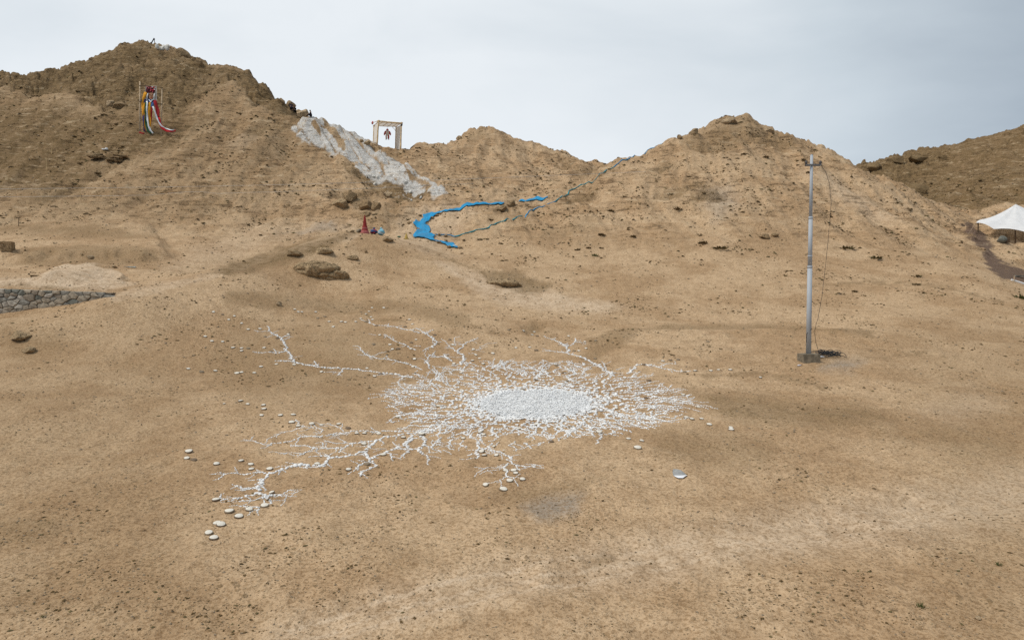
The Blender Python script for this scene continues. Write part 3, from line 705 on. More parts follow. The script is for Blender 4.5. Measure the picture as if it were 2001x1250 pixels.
piece(out, 'rock_slab', 16, 2, 44, 20, 204, M_rockd, 0.8, 0.2, 0.25, cuts=10, rough=0.05)
piece(out, 'rock_slab', 18, 7, 46, 13, 205, M_rock, 0.8, 0.0, 0.05, cuts=6, rough=0.04, label='flat slab at the foot of the outcrop')
oc2 = hit(1000, 556, 38, 60); sc2 = oc2.y/F
out2 = tag(empty('rock_outcrop', oc2), 'low brown rock outcrop at head of the pale wash right of center', 'rock')
for du, dv, w, h_, sd_ in ((-14, -3, 84, 26, 212), (64, 6, 36, 13, 214), (88, 8, 24, 8, 215)): dome(out2, du, dv, w, h_, sd_, M_rock, sc2, .7)
BOULD = [
 (573, 500, 34, 14, 'small rounded rock just above the left end of the large outcrop', M_rock),
 (632, 497, 46, 14, 'long low rock above the middle of the large outcrop', M_rock),
 (688, 507, 26, 10, 'low rock ridge right above the large outcrop', M_rock),
 (545, 598, 11, 11, 'lone pinkish rock on slope below the large outcrop', M_rockg),
 (715, 494, 8, 6, 'small dark stone on bare spur right of the outcrop', M_rockd),
 (755, 472, 34, 10, 'flat rock below the light blue bundle on spur crest', M_rock),
 (683, 394, 40, 27, 'big brown boulder above the red cone', M_rockd),
 (663, 404, 38, 20, 'low sandy boulder left of the big brown boulder', M_rock),
 (713, 410, 34, 22, 'brown boulder just right of and below the big brown boulder', M_rockd),
 (734, 408, 22, 16, 'dark boulder at right end of the boulder group', M_rockd),
 (718, 423, 22, 14, 'crumbling rock directly above the red cone', M_rock),
 (757, 386, 20, 14, 'pinkish stone with white splash below the whitewashed slab', M_rockg),
 (738, 349, 8, 7, 'small white stone under the slab edge', M_lime),
 (729, 347, 9, 5, 'flat white stone under the slab edge, left of another', M_lime),
 (733, 362, 9, 7, 'white splashed stone at the foot of the slab', M_lime),
 (793, 360, 11, 7, 'pale round stone on rock right of the splashed stones', M_lime),
 (804, 393, 7, 5, 'white stone at the lower end of the rubble below slab', M_lime),
 (822, 388, 8, 7, 'whitish stone right at the lower tip of the slab', M_lime),
 (802, 378, 9, 6, 'chalky stone in the rubble under the slab tip', M_lime),
 (215, 207, 22, 13, 'pale rounded boulder on hillside left of the portrait frame', M_rockg),
 (237, 211, 34, 13, 'dark split boulder beside the pale one on left hillside', M_rockd),
 (352, 112, 34, 20, 'brown crag right of the white summit stones', M_rockd),
 (389, 126, 14, 12, 'small dark knob on skyline right of summit', M_rockd),
 (550, 201, 13, 10, 'small stone on skyline above the seated people', M_rockd),
 (567, 211, 26, 15, 'crag rock sheltering two people in dark clothes', M_rock),
 (581, 214, 22, 14, 'brown crag rock between the two and the lone sitter', M_rock),
 (592, 228, 26, 16, 'orange-brown rock left of the lone sitter', M_rockg),
 (706, 278, 9, 8, 'dark stone on skyline left of the bamboo gate', M_rockd),
 (716, 283, 17, 10, 'brown rock beside the left foot of bamboo gate', M_rock),
 (897, 273, 15, 8, 'rock at left shoulder of the middle hill', M_rock),
 (1329, 272, 16, 11, 'dark rock on skyline left of right summit', M_rockd),
 (1358, 262, 26, 12, 'sandy crag on skyline below right summit', M_rock),
 (1432, 243, 40, 14, 'crumbly crag forming the right summit', M_rockg),
 (1502, 257, 26, 10, 'low crag on right skyline of the right hill', M_rockg),
 (1495, 466, 34, 9, 'low dark rock on lower slope left of pole', M_rockd),
 (1515, 462, 20, 8, 'dark rock next to the low one left of pole', M_rockd),
 (978, 412, 26, 12, 'layered rock above the long blue strip', M_rockd),
 (1000, 404, 24, 14, 'layered rock between blue cloth and its detached end', M_rockd),
 (52, 688, 34, 12, 'low rock on bank below the stone wall', M_rock),
 (35, 664, 50, 22, 'broad rock bulge on bank at left edge', M_rock),
 (1913, 1210, 15, 7, 'flat pale stone in lower right corner', M_rockg),
 (160, 500, 9, 7, 'stone on cut bank above the terrace', M_rock),
 (222, 523, 11, 6, 'grey stones lying at right end of the cut bank', M_rockg),
 (68, 540, 22, 4, 'flat slab lying on the pale terrace', M_rockd),
 (175, 505, 14, 8, 'pale rock in the cut bank face', M_rockg),
]
random.seed(21)
for i, (u, v, w, h_, lab, mt) in enumerate(BOULD):
    rock(u, v, w, h_, lab, 300+i, mt, 'rock', 'boulder', sub=4 if w > 18 else 3, cuts=14, rough=0.13, depth=0.9, ymin=(88 if (u > 1700 and v < 330) else 7.5))
M_crag = stone_mat('dark_crag', (0.22, 0.150, 0.078), .6)
for i, (u, v, w, h_, lab, sd_) in enumerate(((1712, 332, 62, 26, 'dark broken crag at left end of the far ridge', 1), (1752, 318, 40, 18, 'dark crag knob second from left on the far ridge', 2), (1800, 316, 70, 17, 'long dark crag along middle of the far ridge', 3), (1846, 312, 38, 11, 'low dark crag where the far ridge starts to rise', 4), (1790, 385, 70, 44, 'dark crag in the gully behind the right hill', 5))):
    rock(u, v, w, h_, lab, 860+sd_, M_crag, 'rock', 'crag', sub=4, cuts=26, rough=.20, cut_depth=.34, depth=.8, sink=.55, ymin=96, ymax=165, rz=0.15*(-1)**i)
# dark slabs of collapsed stone on the left hill
deb = hit(212, 318); ds = deb.y/F
pile = tag(empty('slab_heap', deb), 'heap of broken dark stone slabs on left hillside under litter', 'rock pile')
for k in range(14):
    mb = MB(); w = random.uniform(9, 24)*ds; a = random.uniform(-28, 24)*ds
    mb.box((-w/2, -w/3, -0.06), (w/2, w/3, 0.07), Matrix.Rotation(random.uniform(-.5, .5), 4, 'Z') @ Matrix.Rotation(random.uniform(-.25, .25), 4, 'X') @ Matrix.Rotation(random.uniform(-.2, .2), 4, 'Y'), 0.05)
    y_ = random.uniform(-.3, .9); o = mb.build('slab', random.choice([M_rockd, M_rock, M_rockd]), pile)
    o.location = (a, y_, float(height(deb.x+a, deb.y+y_)) - deb.z + 0.12 + random.uniform(0, .3))
p = hit(205, 293); mb = MB()
mb.box((-.28, -.15, 0), (.28, .15, .12), None, .05).box((.1, -.1, .1), (.34, .12, .2), None, .04)
tag(mb.build('plastic_litter', M_canvas, None, False, p), 'crumpled white plastic litter above the slab heap', 'litter')
p = hit(15, 489, 50, 66); mb = MB(); mb.box((-.36, -.3, -.05), (.36, .3, .6), Matrix.Rotation(.25, 4, 'Z'), .03)
tag(mb.build('stone_block', M_rockd, None, False, p), 'squared brown stone block standing alone at left edge', 'block')
mb = MB()
for k in range(5): mb.box((-.5+k*.2, -.06, 0), (-.36+k*.24, .08, .03), Matrix.Rotation(random.uniform(-.3, .3), 4, 'Z'), .02)
tag(mb.build('litter_sheet', plain('faded_print', (0.42, 0.50, 0.50), 0.7, .2, .3, 9), None, False, hit(248, 522, 44, 60)), 'torn faded blue litter at right end of the cut bank', 'litter')

# ------------------------------------------------------------------ steel pole with cable
pb = hit(1580, 706); ps = pb.y/F
pole = tag(empty('utility_pole', pb), 'tall grey steel pole with small crossarm in concrete base', 'pole')
mb = MB(); mb.box((-.40, -.33, -.25), (.40, .33, .36), Matrix.Rotation(0.04, 4, 'Z'), .012); mb.build('concrete_base', M_conc, pole)
top = at(1586.5, 304, pb.y) - np.array(pb); H_ = top[2]; lean = top[0]/H_
def pp(z): return Vector((lean*z - 0.01, 0, z))
zs = [0.30, H_*0.462, H_*0.70, H_]; rr = [(0.118, 0.108), (0.100, 0.088), (0.078, 0.062)]
for i in range(3):
    mb = MB(); mb.tube([pp(zs[i]), pp(zs[i+1])], list(rr[i]), 16); mb.build('pole_section', M_steel, pole, True)
    if i < 2:
        mb = MB(); mb.tube([pp(zs[i+1]-.05), pp(zs[i+1]+.05)], [rr[i][1]+.007]*2, 16); mb.build('joint_collar', M_steel, pole, True)
mb = MB(); mb.tube([pp(H_*0.512), pp(H_*0.512+.05)], [.108]*2, 16); mb.build('joint_collar', M_steel, pole, True)
mb = MB(); mb.lathe([(0.062, 0), (0.05, .03), (0.01, .05)], 12, Matrix.Translation(pp(H_))); mb.build('end_cap', M_steel, pole, True)
za = H_*0.954
arm = MB(); arm.box((-.28, -.10, -.035), (.42, -.05, .035)); arm.box((-.28, .05, -.035), (.42, .10, .035)); ao = arm.build('crossarm', plain('rusted_angle_iron', (.16, .15, .145), .6, .4, .3, 9), pole); ao.location = pp(za)
for x in (-.25, .40):
    mb = MB(); mb.lathe([(.03, .0), (.055, .03), (.05, .08), (.06, .11), (.04, .16), (.02, .18)], 10); o = mb.build('insulator', M_insul, ao, True); o.location = (x, 0, .02)
mb = MB(); mb.tube([pp(.9)+Vector((-.12, -.03, 0)), pp(1.3)+Vector((-.13, -.06, 0)), pp(1.55)+Vector((.10, -.13, 0))], .012, 5); mb.build('tie_wire', M_black, pole)
cab = [at(1604, 323, pb.y), at(1614, 337, pb.y-.1), at(1621, 360, pb.y-.15), at(1624.5, 395, pb.y-.2), at(1621, 440, pb.y-.2), at(1617, 480, pb.y-.25), at(1612, 530, pb.y-.3), at(1606, 580, pb.y-.3), at(1598, 622, pb.y-.3), at(1592, 645, pb.y-.2), at(1594, 668, pb.y-.2), at(1600, 690, pb.y-.1)]
pts = []
for i in range(len(cab)-1):
    for k in range(4):
        t = k/4; q = cab[i]*(1-t) + cab[i+1]*t; pts.append(Vector(q) + Vector((random.uniform(-.012, .012), random.uniform(-.012, .012), 0)))
pts.append(Vector(cab[-1])); mb = MB(); mb.tube(pts, .0095, 5)
tag(mb.build('hanging_cable', M_black), 'thin black cable hanging slack beside the grey pole', 'cable')
mb = MB(); c0 = hit(1611, 694)
for k in range(11):
    cx_, cy_ = random.uniform(-.35, .45), random.uniform(-.3, .3); ra, rb = random.uniform(.25, .6), random.uniform(.15, .35); pts = []; ph = random.uniform(0, 6)
    for t in np.linspace(0, 2*math.pi*random.uniform(.7, 1.5), 26):
        x = cx_+ra*math.cos(t+ph); y_ = cy_+rb*math.sin(t+ph); pts.append(Vector((x, y_, float(height(c0.x+x, c0.y+y_))-c0.z+.03+.05*(1+math.sin(3*t+k))+.008*k)))
    mb.tube(pts, .014, 5)
tag(mb.build('cable_coil', M_black, None, True, c0), 'loose coil of black cable on ground beside the concrete base', 'cable')
mb = MB(); M_ = Matrix.Rotation(R(90), 4, 'Y'); mb.lathe([(.03, -.1), (.035, -.08), (.035, .05), (.015, .09), (.015, .12)], 10, M_); mb.cur = 1; mb.lathe([(.018, .115), (.018, .14)], 8, M_)
o = mb.build('discarded_bottle', [plain('bottle_plastic', (.7, .68, .72), .3, .5, .1), plain('purple_label', (.12, .06, .16), .5, .3, .1)], None, True, hit(1562, 715) + Vector((0, 0, .035))); o.rotation_euler = (0, 0, .5)
tag(o, 'small white and purple litter left of the concrete pole base', 'litter')
mb = MB(); mb.box((-.17, -.06, 0), (.17, .08, .05), None, .012)
tag(mb.build('paint_scrap', M_canvas, None, False, hit(1601, 698) + Vector((0, -.1, .02))), 'white scrap lying between concrete base and cable coil', 'litter')

# ------------------------------------------------------------------ folded sheet in front
p = hit(1329, 930); s_ = p.y/F
fs_ = tag(empty('folded_sheet', p), 'folded metal sheet standing like a fin on the sand', 'sheet')
mb = MB(); q = lambda u, v, d: Vector(((u-1329)*s_, d, (930-v)*s_))
mb.sheet([[q(1316, 929, .02), q(1326, 929.5, .0), q(1334, 929.5, -.01), q(1342, 928, .02)], [q(1315, 923, .06), q(1324, 922, .05), q(1333, 922, .04), q(1340.5, 926.6, .04)], [q(1317, 917.5, .1), q(1325, 917.8, .10), q(1332, 919.5, .08), q(1338, 924.5, .06)]])
mb.build('upright_fold', plain('grey_sheet', (.34, .34, .33), .5, .4, .15), fs_, False, None, .006)
mb = MB(); mb.sheet([[Vector((-.17, .03, .015)), Vector((0, .02, .02)), Vector((.19, .02, .02))], [Vector((-.15, -.12, .02)), Vector((.0, -.14, .03)), Vector((.18, -.03, .035))], [Vector((-.10, -.22, .015)), Vector((.02, -.24, .02)), Vector((.10, -.12, .03))]])
mb.build('flat_fold', plain('white_sheet', (.78, .78, .80), .5, .4, .08), fs_, False, None, .006)
# ------------------------------------------------------------------ white branching ring of stones round the gravel disc
CX, CY, RD = 0.83, 26.05, 2.06
random.seed(5); nrng = np.random.default_rng(5)
stones = []                                                    # x, y, size
def ok_far(x, y): return math.hypot(x-CX, y-CY) > RD+0.05
def lay(P, s0, s1, dens=1.0, spread=0.25):
    """stones along a line of ground points, shrinking towards the end"""
    L = [0.0]
    for a, b in zip(P, P[1:]): L.append(L[-1] + math.hypot(b[0]-a[0], b[1]-a[1]))
    t = 0.0; tot = max(L[-1], 1e-3)
    while t < tot:
        f = t/tot; sz = (s0*(1-f) + s1*f)*random.uniform(.65, 1.35)
        i = max(0, min(len(P)-2, int(np.searchsorted(L, t))-1)); w = (t-L[i])/max(L[i+1]-L[i], 1e-6)
        x = P[i][0] + (P[i+1][0]-P[i][0])*w + random.gauss(0, sz*spread*1.2); y = P[i][1] + (P[i+1][1]-P[i][1])*w + random.gauss(0, sz*spread*1.2)
        stones.append((x, y, sz)); t += sz*random.uniform(.62, 1.0)/dens
def px(line, s0, s1, dens=1.0):
    P = [];
    for (u, v) in line:
        h_ = hit(u, v, 12, 44); P.append((h_.x, h_.y))
    Q = [P[0]]
    for a, b in zip(P, P[1:]):
        for k in (1, 2, 3):
            t = k/3; j = 0.03 if k < 3 else 0
            Q.append((a[0]+(b[0]-a[0])*t + random.gauss(0, j), a[1]+(b[1]-a[1])*t + random.gauss(0, j)))
    lay(Q, s0, s1, dens)
    if len(Q) > 5:                                             # hair roots leaving the line
        for k in range(int(len(Q)/3.2)):
            i = random.randrange(1, len(Q)-1); dx, dy = Q[i+1][0]-Q[i-1][0], Q[i+1][1]-Q[i-1][1]; a_ = math.atan2(dy, dx) + random.choice((-1, 1))*random.uniform(.5, 1.2); x, y = Q[i]; tw = [(x, y)]
            for j in range(random.randint(2, 5)): a_ += random.uniform(-.5, .5); x += .11*math.cos(a_); y += .13*math.sin(a_); tw.append((x, y))
            lay(tw, s0*.6, .028, .9)
B, T = 0.13, 0.055
for line, a, b in (
 # upper left root
 ([(805,738),(770,731),(700,722),(660,720),(630,718),(590,712),(572,708),(570,696),(559,684)], .14, .12), ([(559,684),(555,668),(548,660),(530,652),(525,645),(522,637)], .14, .07),
 ([(548,661),(556,657),(565,655)], .10, .05), ([(525,648),(512,648),(498,647)], .07, .04), ([(572,706),(556,706),(537,705)], .09, .09), ([(556,687),(540,690),(515,689),(493,687)], .10, .05),
 ([(540,688),(535,682)], .08, .05), ([(622,715),(617,708),(614,705)], .08, .05), ([(672,721),(667,727),(662,733)], .08, .06), ([(628,727),(655,727),(665,728)], .05, .05), ([(730,733),(755,731),(765,731)], .06, .06),
 # second
 ([(845,678),(853,670),(846,662),(832,652)], .12, .12), ([(832,652),(808,647),(790,643),(770,638),(742,636),(722,631),(705,625)], .11, .07), ([(832,652),(822,645),(812,641)], .09, .05), ([(832,652),(840,648),(848,644)], .09, .05),
 ([(722,631),(719,624)], .06, .05), ([(760,637),(759,632)], .06, .04), ([(845,678),(835,680),(826,686)], .09, .05), ([(880,705),(868,696),(850,697),(836,693)], .11, .07),
 # third
 ([(825,722),(800,712),(775,706),(750,701),(727,697)], .09, .08), ([(727,697),(715,692),(708,686),(701,677),(692,675)], .09, .06), ([(727,697),(738,692),(748,688)], .09, .05), ([(790,708),(795,712)], .06, .05),
 ([(700,693),(715,694),(727,697)], .05, .06), ([(812,683),(795,676),(780,670),(765,662),(752,653)], .09, .05), ([(735,655),(720,652)], .04, .04), ([(752,660),(750,654)], .05, .04), ([(810,676),(822,677)], .06, .05),
 # fourth
 ([(900,712),(906,702),(905,695),(893,687)], .14, .12), ([(893,687),(900,680),(908,673),(920,666),(935,660)], .12, .06), ([(893,687),(884,680),(874,672),(862,662)], .09, .05), ([(838,715),(833,706),(838,696),(840,694)], .13, .11),
 ([(840,697),(855,698),(868,697),(885,705)], .08, .09), ([(867,698),(871,691)], .08, .05), ([(880,672),(890,675),(888,660),(900,657)], .05, .035), ([(920,685),(940,682),(937,678),(950,672),(972,669)], .04, .035), ([(960,720),(972,712),(985,707),(1005,705)], .10, .05),
 ([(930,692),(915,690)], .05, .04),
 # top right root
 ([(1200,735),(1172,716),(1152,705),(1132,697),(1108,690)], .13, .13), ([(1108,690),(1085,687),(1060,686)], .11, .06), ([(1108,690),(1113,685),(1106,677),(1098,672),(1083,664),(1062,656)], .13, .06), ([(1106,677),(1120,673),(1125,665),(1125,661)], .10, .06), ([(1122,668),(1135,669),(1145,670)], .08, .06), ([(1078,664),(1086,660)], .06, .05),
 ([(1190,728),(1180,712),(1176,706)], .08, .05), ([(1150,722),(1130,716),(1118,710),(1106,705)], .09, .05), ([(1130,716),(1142,713),(1140,709)], .08, .05), ([(1205,722),(1222,717)], .07, .04),
 # right root
 ([(1225,730),(1236,722),(1241,715),(1252,712),(1268,713),(1285,717)], .13, .11), ([(1285,717),(1305,721),(1330,726),(1350,725)], .11, .06), ([(1288,717),(1298,713),(1310,710),(1322,711)], .08, .05), ([(1220,738),(1240,737),(1262,735),(1278,733)], .11, .05), ([(1234,737),(1240,730),(1252,726)], .08, .05),
 # lower left fan
 ([(850,838),(800,842),(745,843),(720,842),(690,842),(665,846),(640,850),(620,853),(600,853),(575,860),(540,866),(520,869)], .13, .09), ([(520,869),(505,865),(490,861),(470,861)], .08, .045), ([(672,842),(655,832),(645,828),(638,828)], .08, .06), ([(632,840),(618,836),(600,834),(590,833),(583,826),(577,820)], .08, .08),
 ([(592,835),(575,840),(555,845),(535,849)], .08, .05), ([(680,845),(672,849),(655,849)], .06, .06), ([(632,840),(628,845),(612,845)], .06, .05),
 ([(860,840),(830,842),(800,848),(770,852),(748,855),(735,861),(725,870),(712,883)], .16, .15), ([(712,883),(700,884),(685,890),(665,893),(650,895),(640,898),(636,905),(627,911),(612,909)], .15, .14), ([(612,909),(603,910),(595,910),(585,909),(572,910)], .20, .22), ([(572,910),(560,914),(545,920),(533,925),(523,927)], .13, .12),
 ([(523,927),(518,935),(510,942),(508,952),(506,960),(503,964)], .16, .15), ([(523,925),(505,922),(485,926),(465,924),(440,926),(412,926)], .12, .05), ([(507,951),(490,953),(470,951),(462,948)], .11, .05), ([(500,954),(485,955),(470,957)], .09, .05), ([(503,964),(490,968),(465,973),(440,975),(430,977)], .13, .06),
 ([(506,963),(518,970),(535,967),(545,967)], .12, .10), ([(545,967),(558,962),(575,957)], .08, .04), ([(545,967),(560,968),(578,970)], .08, .04), ([(518,970),(500,976),(480,978),(470,980)], .10, .06), ([(518,971),(530,978),(527,984),(505,991),(485,992)], .10, .05), ([(503,991),(503,996),(502,1001)], .09, .05),
 ([(712,883),(717,890),(725,900),(733,910),(722,917),(707,921),(705,930)], .15, .10), ([(725,900),(712,905),(703,910),(696,915)], .11, .09), ([(722,897),(735,891),(755,884),(775,876),(790,868),(800,862),(815,856)], .13, .14), ([(757,884),(765,891),(768,900)], .10, .05), ([(712,900),(700,899)], .06, .05), ([(755,877),(740,876),(730,878)], .04, .03),
 ([(735,861),(715,863),(693,866)], .12, .11), ([(693,866),(680,870),(668,876),(663,884)], .11, .07), ([(693,866),(672,865),(650,865),(632,860)], .09, .06), ([(668,874),(655,875),(640,877),(625,876),(612,876)], .12, .11), ([(612,876),(606,872),(592,870),(568,872)], .10, .06), ([(610,877),(602,882),(593,887),(572,884),(553,887)], .10, .05), ([(645,892),(630,891),(615,891),(605,893)], .10, .06),
 # front
 ([(820,845),(827,856),(829,868),(816,878),(803,878),(796,872),(797,862),(806,850)], .15, .14), ([(829,870),(845,876),(852,879),(862,884)], .13, .05), ([(816,879),(828,888),(836,893),(841,899)], .12, .06), ([(800,880),(790,887),(782,895)], .12, .06), ([(845,872),(856,868),(865,870)], .12, .07), ([(796,878),(782,878)], .05, .04),
 ([(895,858),(880,861),(876,870),(879,876),(887,879)], .10, .06), ([(905,860),(898,866),(905,872),(910,875)], .09, .07), ([(860,856),(850,868)], .12, .1), ([(938,860),(934,870),(937,876),(930,885),(933,895)], .15, .10), ([(928,886),(916,890)], .12, .08), ([(937,876),(950,878),(965,880),(985,887),(997,893),(990,898)], .10, .12),
 ([(990,898),(1000,905),(1012,915),(1016,919)], .09, .06), ([(1008,908),(1025,911),(1045,912),(1042,908),(1062,909)], .09, .03), ([(992,905),(985,914),(992,920),(992,932)], .09, .08), ([(992,932),(982,936),(970,943)], .06, .03), ([(992,931),(1003,932),(1014,934)], .06, .03), ([(985,914),(970,914),(950,914),(934,916)], .06, .05), ([(950,920),(938,927)], .05, .03), ([(953,918),(962,925)], .05, .03),
 ([(960,866),(952,873),(951,877)], .10, .08), ([(1005,864),(994,870),(1006,874)], .11, .06), ([(1026,866),(1036,873),(1040,876)], .13, .06), ([(1060,864),(1050,871)], .10, .06), ([(975,864),(968,871)], .09, .05)):
    kf = .82 if line[0][1] < 745 else .57; px(line, a*kf, b*kf, 1.2)
# the dense ring itself: runs fork and rejoin outwards from the disc
def rout(th):                                                  # how far the roots reach, by bearing from the disc centre
    return 5.72 + 1.30*math.sin(th) + 1.0*math.exp(-((th % (2*math.pi)-2.1)/.3)**2) + 0.12*math.cos(2*th) + 0.22*math.sin(5*th+1.0) + 0.15*math.sin(11*th)
def grow(th, r0, depth, size):
    r_ = r0; P = []; lim = rout(th)*random.uniform(.80, 1.06); head = random.uniform(-.5, .5)
    while r_ < lim:
        P.append((CX + r_*math.cos(th), CY + r_*math.sin(th)*1.08))
        head = head*0.72 + random.uniform(-.75, .75)
        th += head*0.20/r_; r_ += random.uniform(.13, .22)
        if depth < 3 and random.random() < 0.16 and r_ < lim-.4: grow(th + random.choice((-1, 1))*random.uniform(.5, 1.1)*0.3/r_, r_, depth+1, size*0.86*(1-(r_-r0)/12))
    if len(P) > 1:
        f = max(0.35, 1-(lim-2.4)/9); lay(P, size, max(.045, size*.45), 0.95, .3)
from mathutils.geometry import delaunay_2d_cdt
pts2 = []
tries = 0
while len(pts2) < 1200 and tries < 30000:                                         # cell centres, closer together near the disc, drawn out along the radius
    r_ = RD - .2 + 6.0*random.random()**1.15; th = random.uniform(0, 2*math.pi)
    tries += 1
    if r_ > rout(th)*1.02: continue
    q = (r_, th)
    if all(abs(r_-c_[0]) > .9 or math.hypot((r_-c_[0])/2.1, ((th-c_[1]+math.pi) % (2*math.pi)-math.pi)*(r_+c_[0])/2) > .145 + .036*r_*(1 if r_ > 2.4 else .7) for c_ in pts2): pts2.append(q)
    elif random.random() < .004: pts2.append(q)
XY = [Vector((CX + r_*math.cos(t), CY + r_*math.sin(t)*1.06)) for r_, t in pts2]
dv_, de_, df_, *_r = delaunay_2d_cdt(XY, [], [], 0, 1e-6)
cen = [sum((dv_[i] for i in f_), Vector((0, 0)))/3 for f_ in df_]; emap = {}
for fi, f_ in enumerate(df_):
    for a_, b_ in ((f_[0], f_[1]), (f_[1], f_[2]), (f_[2], f_[0])): emap.setdefault((min(a_, b_), max(a_, b_)), []).append(fi)
for fl_ in emap.values():
    if len(fl_) != 2: continue
    a_, b_ = cen[fl_[0]], cen[fl_[1]]; m_ = (a_+b_)/2; d_ = math.hypot(m_.x-CX, m_.y-CY)
    if d_ < RD or (a_-b_).length > 1.5: continue
    th = math.atan2(m_.y-CY, m_.x-CX); rel = (d_-RD)/(rout(th)-RD)
    e_ = (b_-a_).normalized(); tang = abs(e_.x*-math.sin(th) + e_.y*math.cos(th))
    if random.random() < .06 + (.15 + .75*tang**2)*max(0, rel-.12): continue
    if (a_-Vector((CX, CY))).length > (b_-Vector((CX, CY))).length: a_, b_ = b_, a_
    mid = (a_+b_)/2 + Vector((random.gauss(0, .05), random.gauss(0, .05)))
    s0 = .118 - .064*min(1, max(0, rel)); lay([a_[:], mid[:], b_[:]], s0, s0*.9, .95, .28)
for k in range(120):                                            # free root tips beyond the net
    th = 2*math.pi*(k+random.uniform(-.4, .4))/120; grow(th, rout(th)*random.uniform(.55, .84), 1, random.uniform(.052, .075))
for k in range(420):                                           # loose heaps against the disc
    th = random.uniform(0, 2*math.pi); r_ = RD + abs(random.gauss(0, .34)); stones.append((CX + r_*math.cos(th), CY + r_*math.sin(th)*1.03, random.uniform(.05, .11)))
stones = [s_ for s_ in stones if math.hypot(s_[0]-CX, s_[1]-CY) > RD-.02]
SV = [rock_shape(900+k, 1, 4, .10, .25) for k in range(6)]
SV0 = [rock_shape(920+k, 1, 3, .10, .3) for k in range(4)]
_v0, _f0 = ico(1)
def place_arr(vs, x, y, z, s3, rz):
    c, s_ = math.cos(rz), math.sin(rz); q = vs*np.array(s3); return np.stack([q[:,0]*c-q[:,1]*s_+x, q[:,0]*s_+q[:,1]*c+y, q[:,2]+z], -1)
order = sorted(range(len(stones)), key=lambda i: -stones[i][2]/stones[i][1])
bigset = set(order[:300])
SMESH = []
for k, (vs, fs) in enumerate(SV):
    mb = MB(); mb.add(vs.tolist(), fs); SMESH.append(mb.mesh('white_stone', M_white, True))
def sector(x, y):
    d = math.hypot(x-CX, y-CY); a = math.degrees(math.atan2(y-CY, x-CX)) % 360
    side = ('right', 'back right', 'back', 'back left', 'left', 'front left', 'front', 'front right')[int((a+22.5)//45) % 8]
    if d > 6.3: return 'white painted stone in an outlying root %s of the stone ring' % side, 'white stones of the outlying roots, ' + side
    if d < 3.0: return 'white painted stone packed close against %s edge of the gravel disc' % side, 'white stones against the disc, ' + side
    return 'white painted stone in the branching net %s of the gravel disc' % side, 'white stones of the branching net, ' + side
hz = height(np.array([s_[0] for s_ in stones]), np.array([s_[1] for s_ in stones]))
for i in order[:300]:
    x, y, sz = stones[i]; o = link('white_stone', random.choice(SMESH)); o.location = (x, y, hz[i] + sz*.10); o.scale = (sz*.58, sz*.5, sz*.36)
    o.rotation_euler = (random.uniform(-.2, .2), random.uniform(-.2, .2), random.uniform(0, 6.3)); lab, grp = sector(x, y); tag(o, lab, 'stone', grp)
def mass(name, parts, mats, label, smooth=False, cat=None):
    """many tiny pieces joined into one mesh; parts = [(verts Nx3, faces, material index)]"""
    V_ = []; F_ = []; MI = []; b = 0
    for vs, fs, mi in parts:
        V_.append(vs); F_.append(np.asarray(fs, np.int64)+b); MI.append(np.full(len(fs), mi, np.int32)); b += len(vs)
    V_ = np.concatenate(V_); F_ = np.concatenate(F_); MI = np.concatenate(MI); m_ = bpy.data.meshes.new(name); w = F_.shape[1]
    m_.vertices.add(len(V_)); m_.vertices.foreach_set('co', V_.astype(np.float32).ravel()); m_.loops.add(F_.size); m_.loops.foreach_set('vertex_index', F_.astype(np.int32).ravel())
    m_.polygons.add(len(F_)); m_.polygons.foreach_set('loop_start', np.arange(0, F_.size, w, dtype=np.int32)); m_.polygons.foreach_set('loop_total', np.full(len(F_), w, np.int32))
    m_.polygons.foreach_set('material_index', MI); m_.polygons.foreach_set('use_smooth', np.full(len(F_), smooth)); m_.update()
    for x in mats: m_.materials.append(x)
    o = link(name, m_); return tag(o, label, cat, None, 'stuff')
V20 = []
b_ = bmesh.new(); bmesh.ops.create_icosphere(b_, subdivisions=1, radius=1.0); i20v = np.array([q.co[:] for q in b_.verts]); i20f = [tuple(q.index for q in f_.verts) for f_ in b_.faces]; b_.free()
for k in range(8): V20.append(i20v*nrng.uniform(.75, 1.2, (len(i20v), 1)))
parts = []
for i in order[300:]:
    x, y, sz = stones[i]; parts.append((place_arr(V20[i % 8], x, y, hz[i]+sz*.09, (sz*.58, sz*.5, sz*.30), random.uniform(0, 6.3)), i20f, 0))
mass('white_pebbles', parts, [M_white], 'small white painted pebbles strewn in branching lines round the disc', True)
print('ring stones', len(stones))
# gravel disc
parts = []; N_ = 7000
rr_ = RD*np.sqrt(nrng.uniform(0, 1, N_)); ex_ = nrng.uniform(0, 1, N_) < .10; rr_ = np.where(ex_, RD*.97 + np.abs(nrng.normal(0, .28, N_)), rr_); th_ = nrng.uniform(0, 2*math.pi, N_); rr_ *= 1 + .02*np.sin(7*th_) + .015*np.sin(13*th_+1)
gx_, gy_ = CX + rr_*np.cos(th_), CY + rr_*np.sin(th_)*1.03; gz_ = height(gx_, gy_)
for i in range(N_):
    sz = random.uniform(.03, .075)*(0.85 if rr_[i] < 1.9 else 1.0)
    parts.append((place_arr(V20[i % 8], gx_[i], gy_[i], gz_[i]+.02+random.uniform(0, .015), (sz*.6, sz*.5, sz*random.uniform(.18, .36)), random.uniform(0, 6.3)), i20f, 0 if random.random() < .93 else 1))
tri = []; mb = MB(); ring = [[Vector((CX+r_*math.cos(t), CY+1.03*r_*math.sin(t), float(height(CX+r_*math.cos(t), CY+1.03*r_*math.sin(t)))+.014)) for t in np.linspace(0, 2*math.pi, 73)] for r_ in np.linspace(.02, RD-.06, 16)]
mb.sheet(ring); bedf = [t for f_ in mb.f for t in ((f_[0], f_[1], f_[2]), (f_[0], f_[2], f_[3]))]
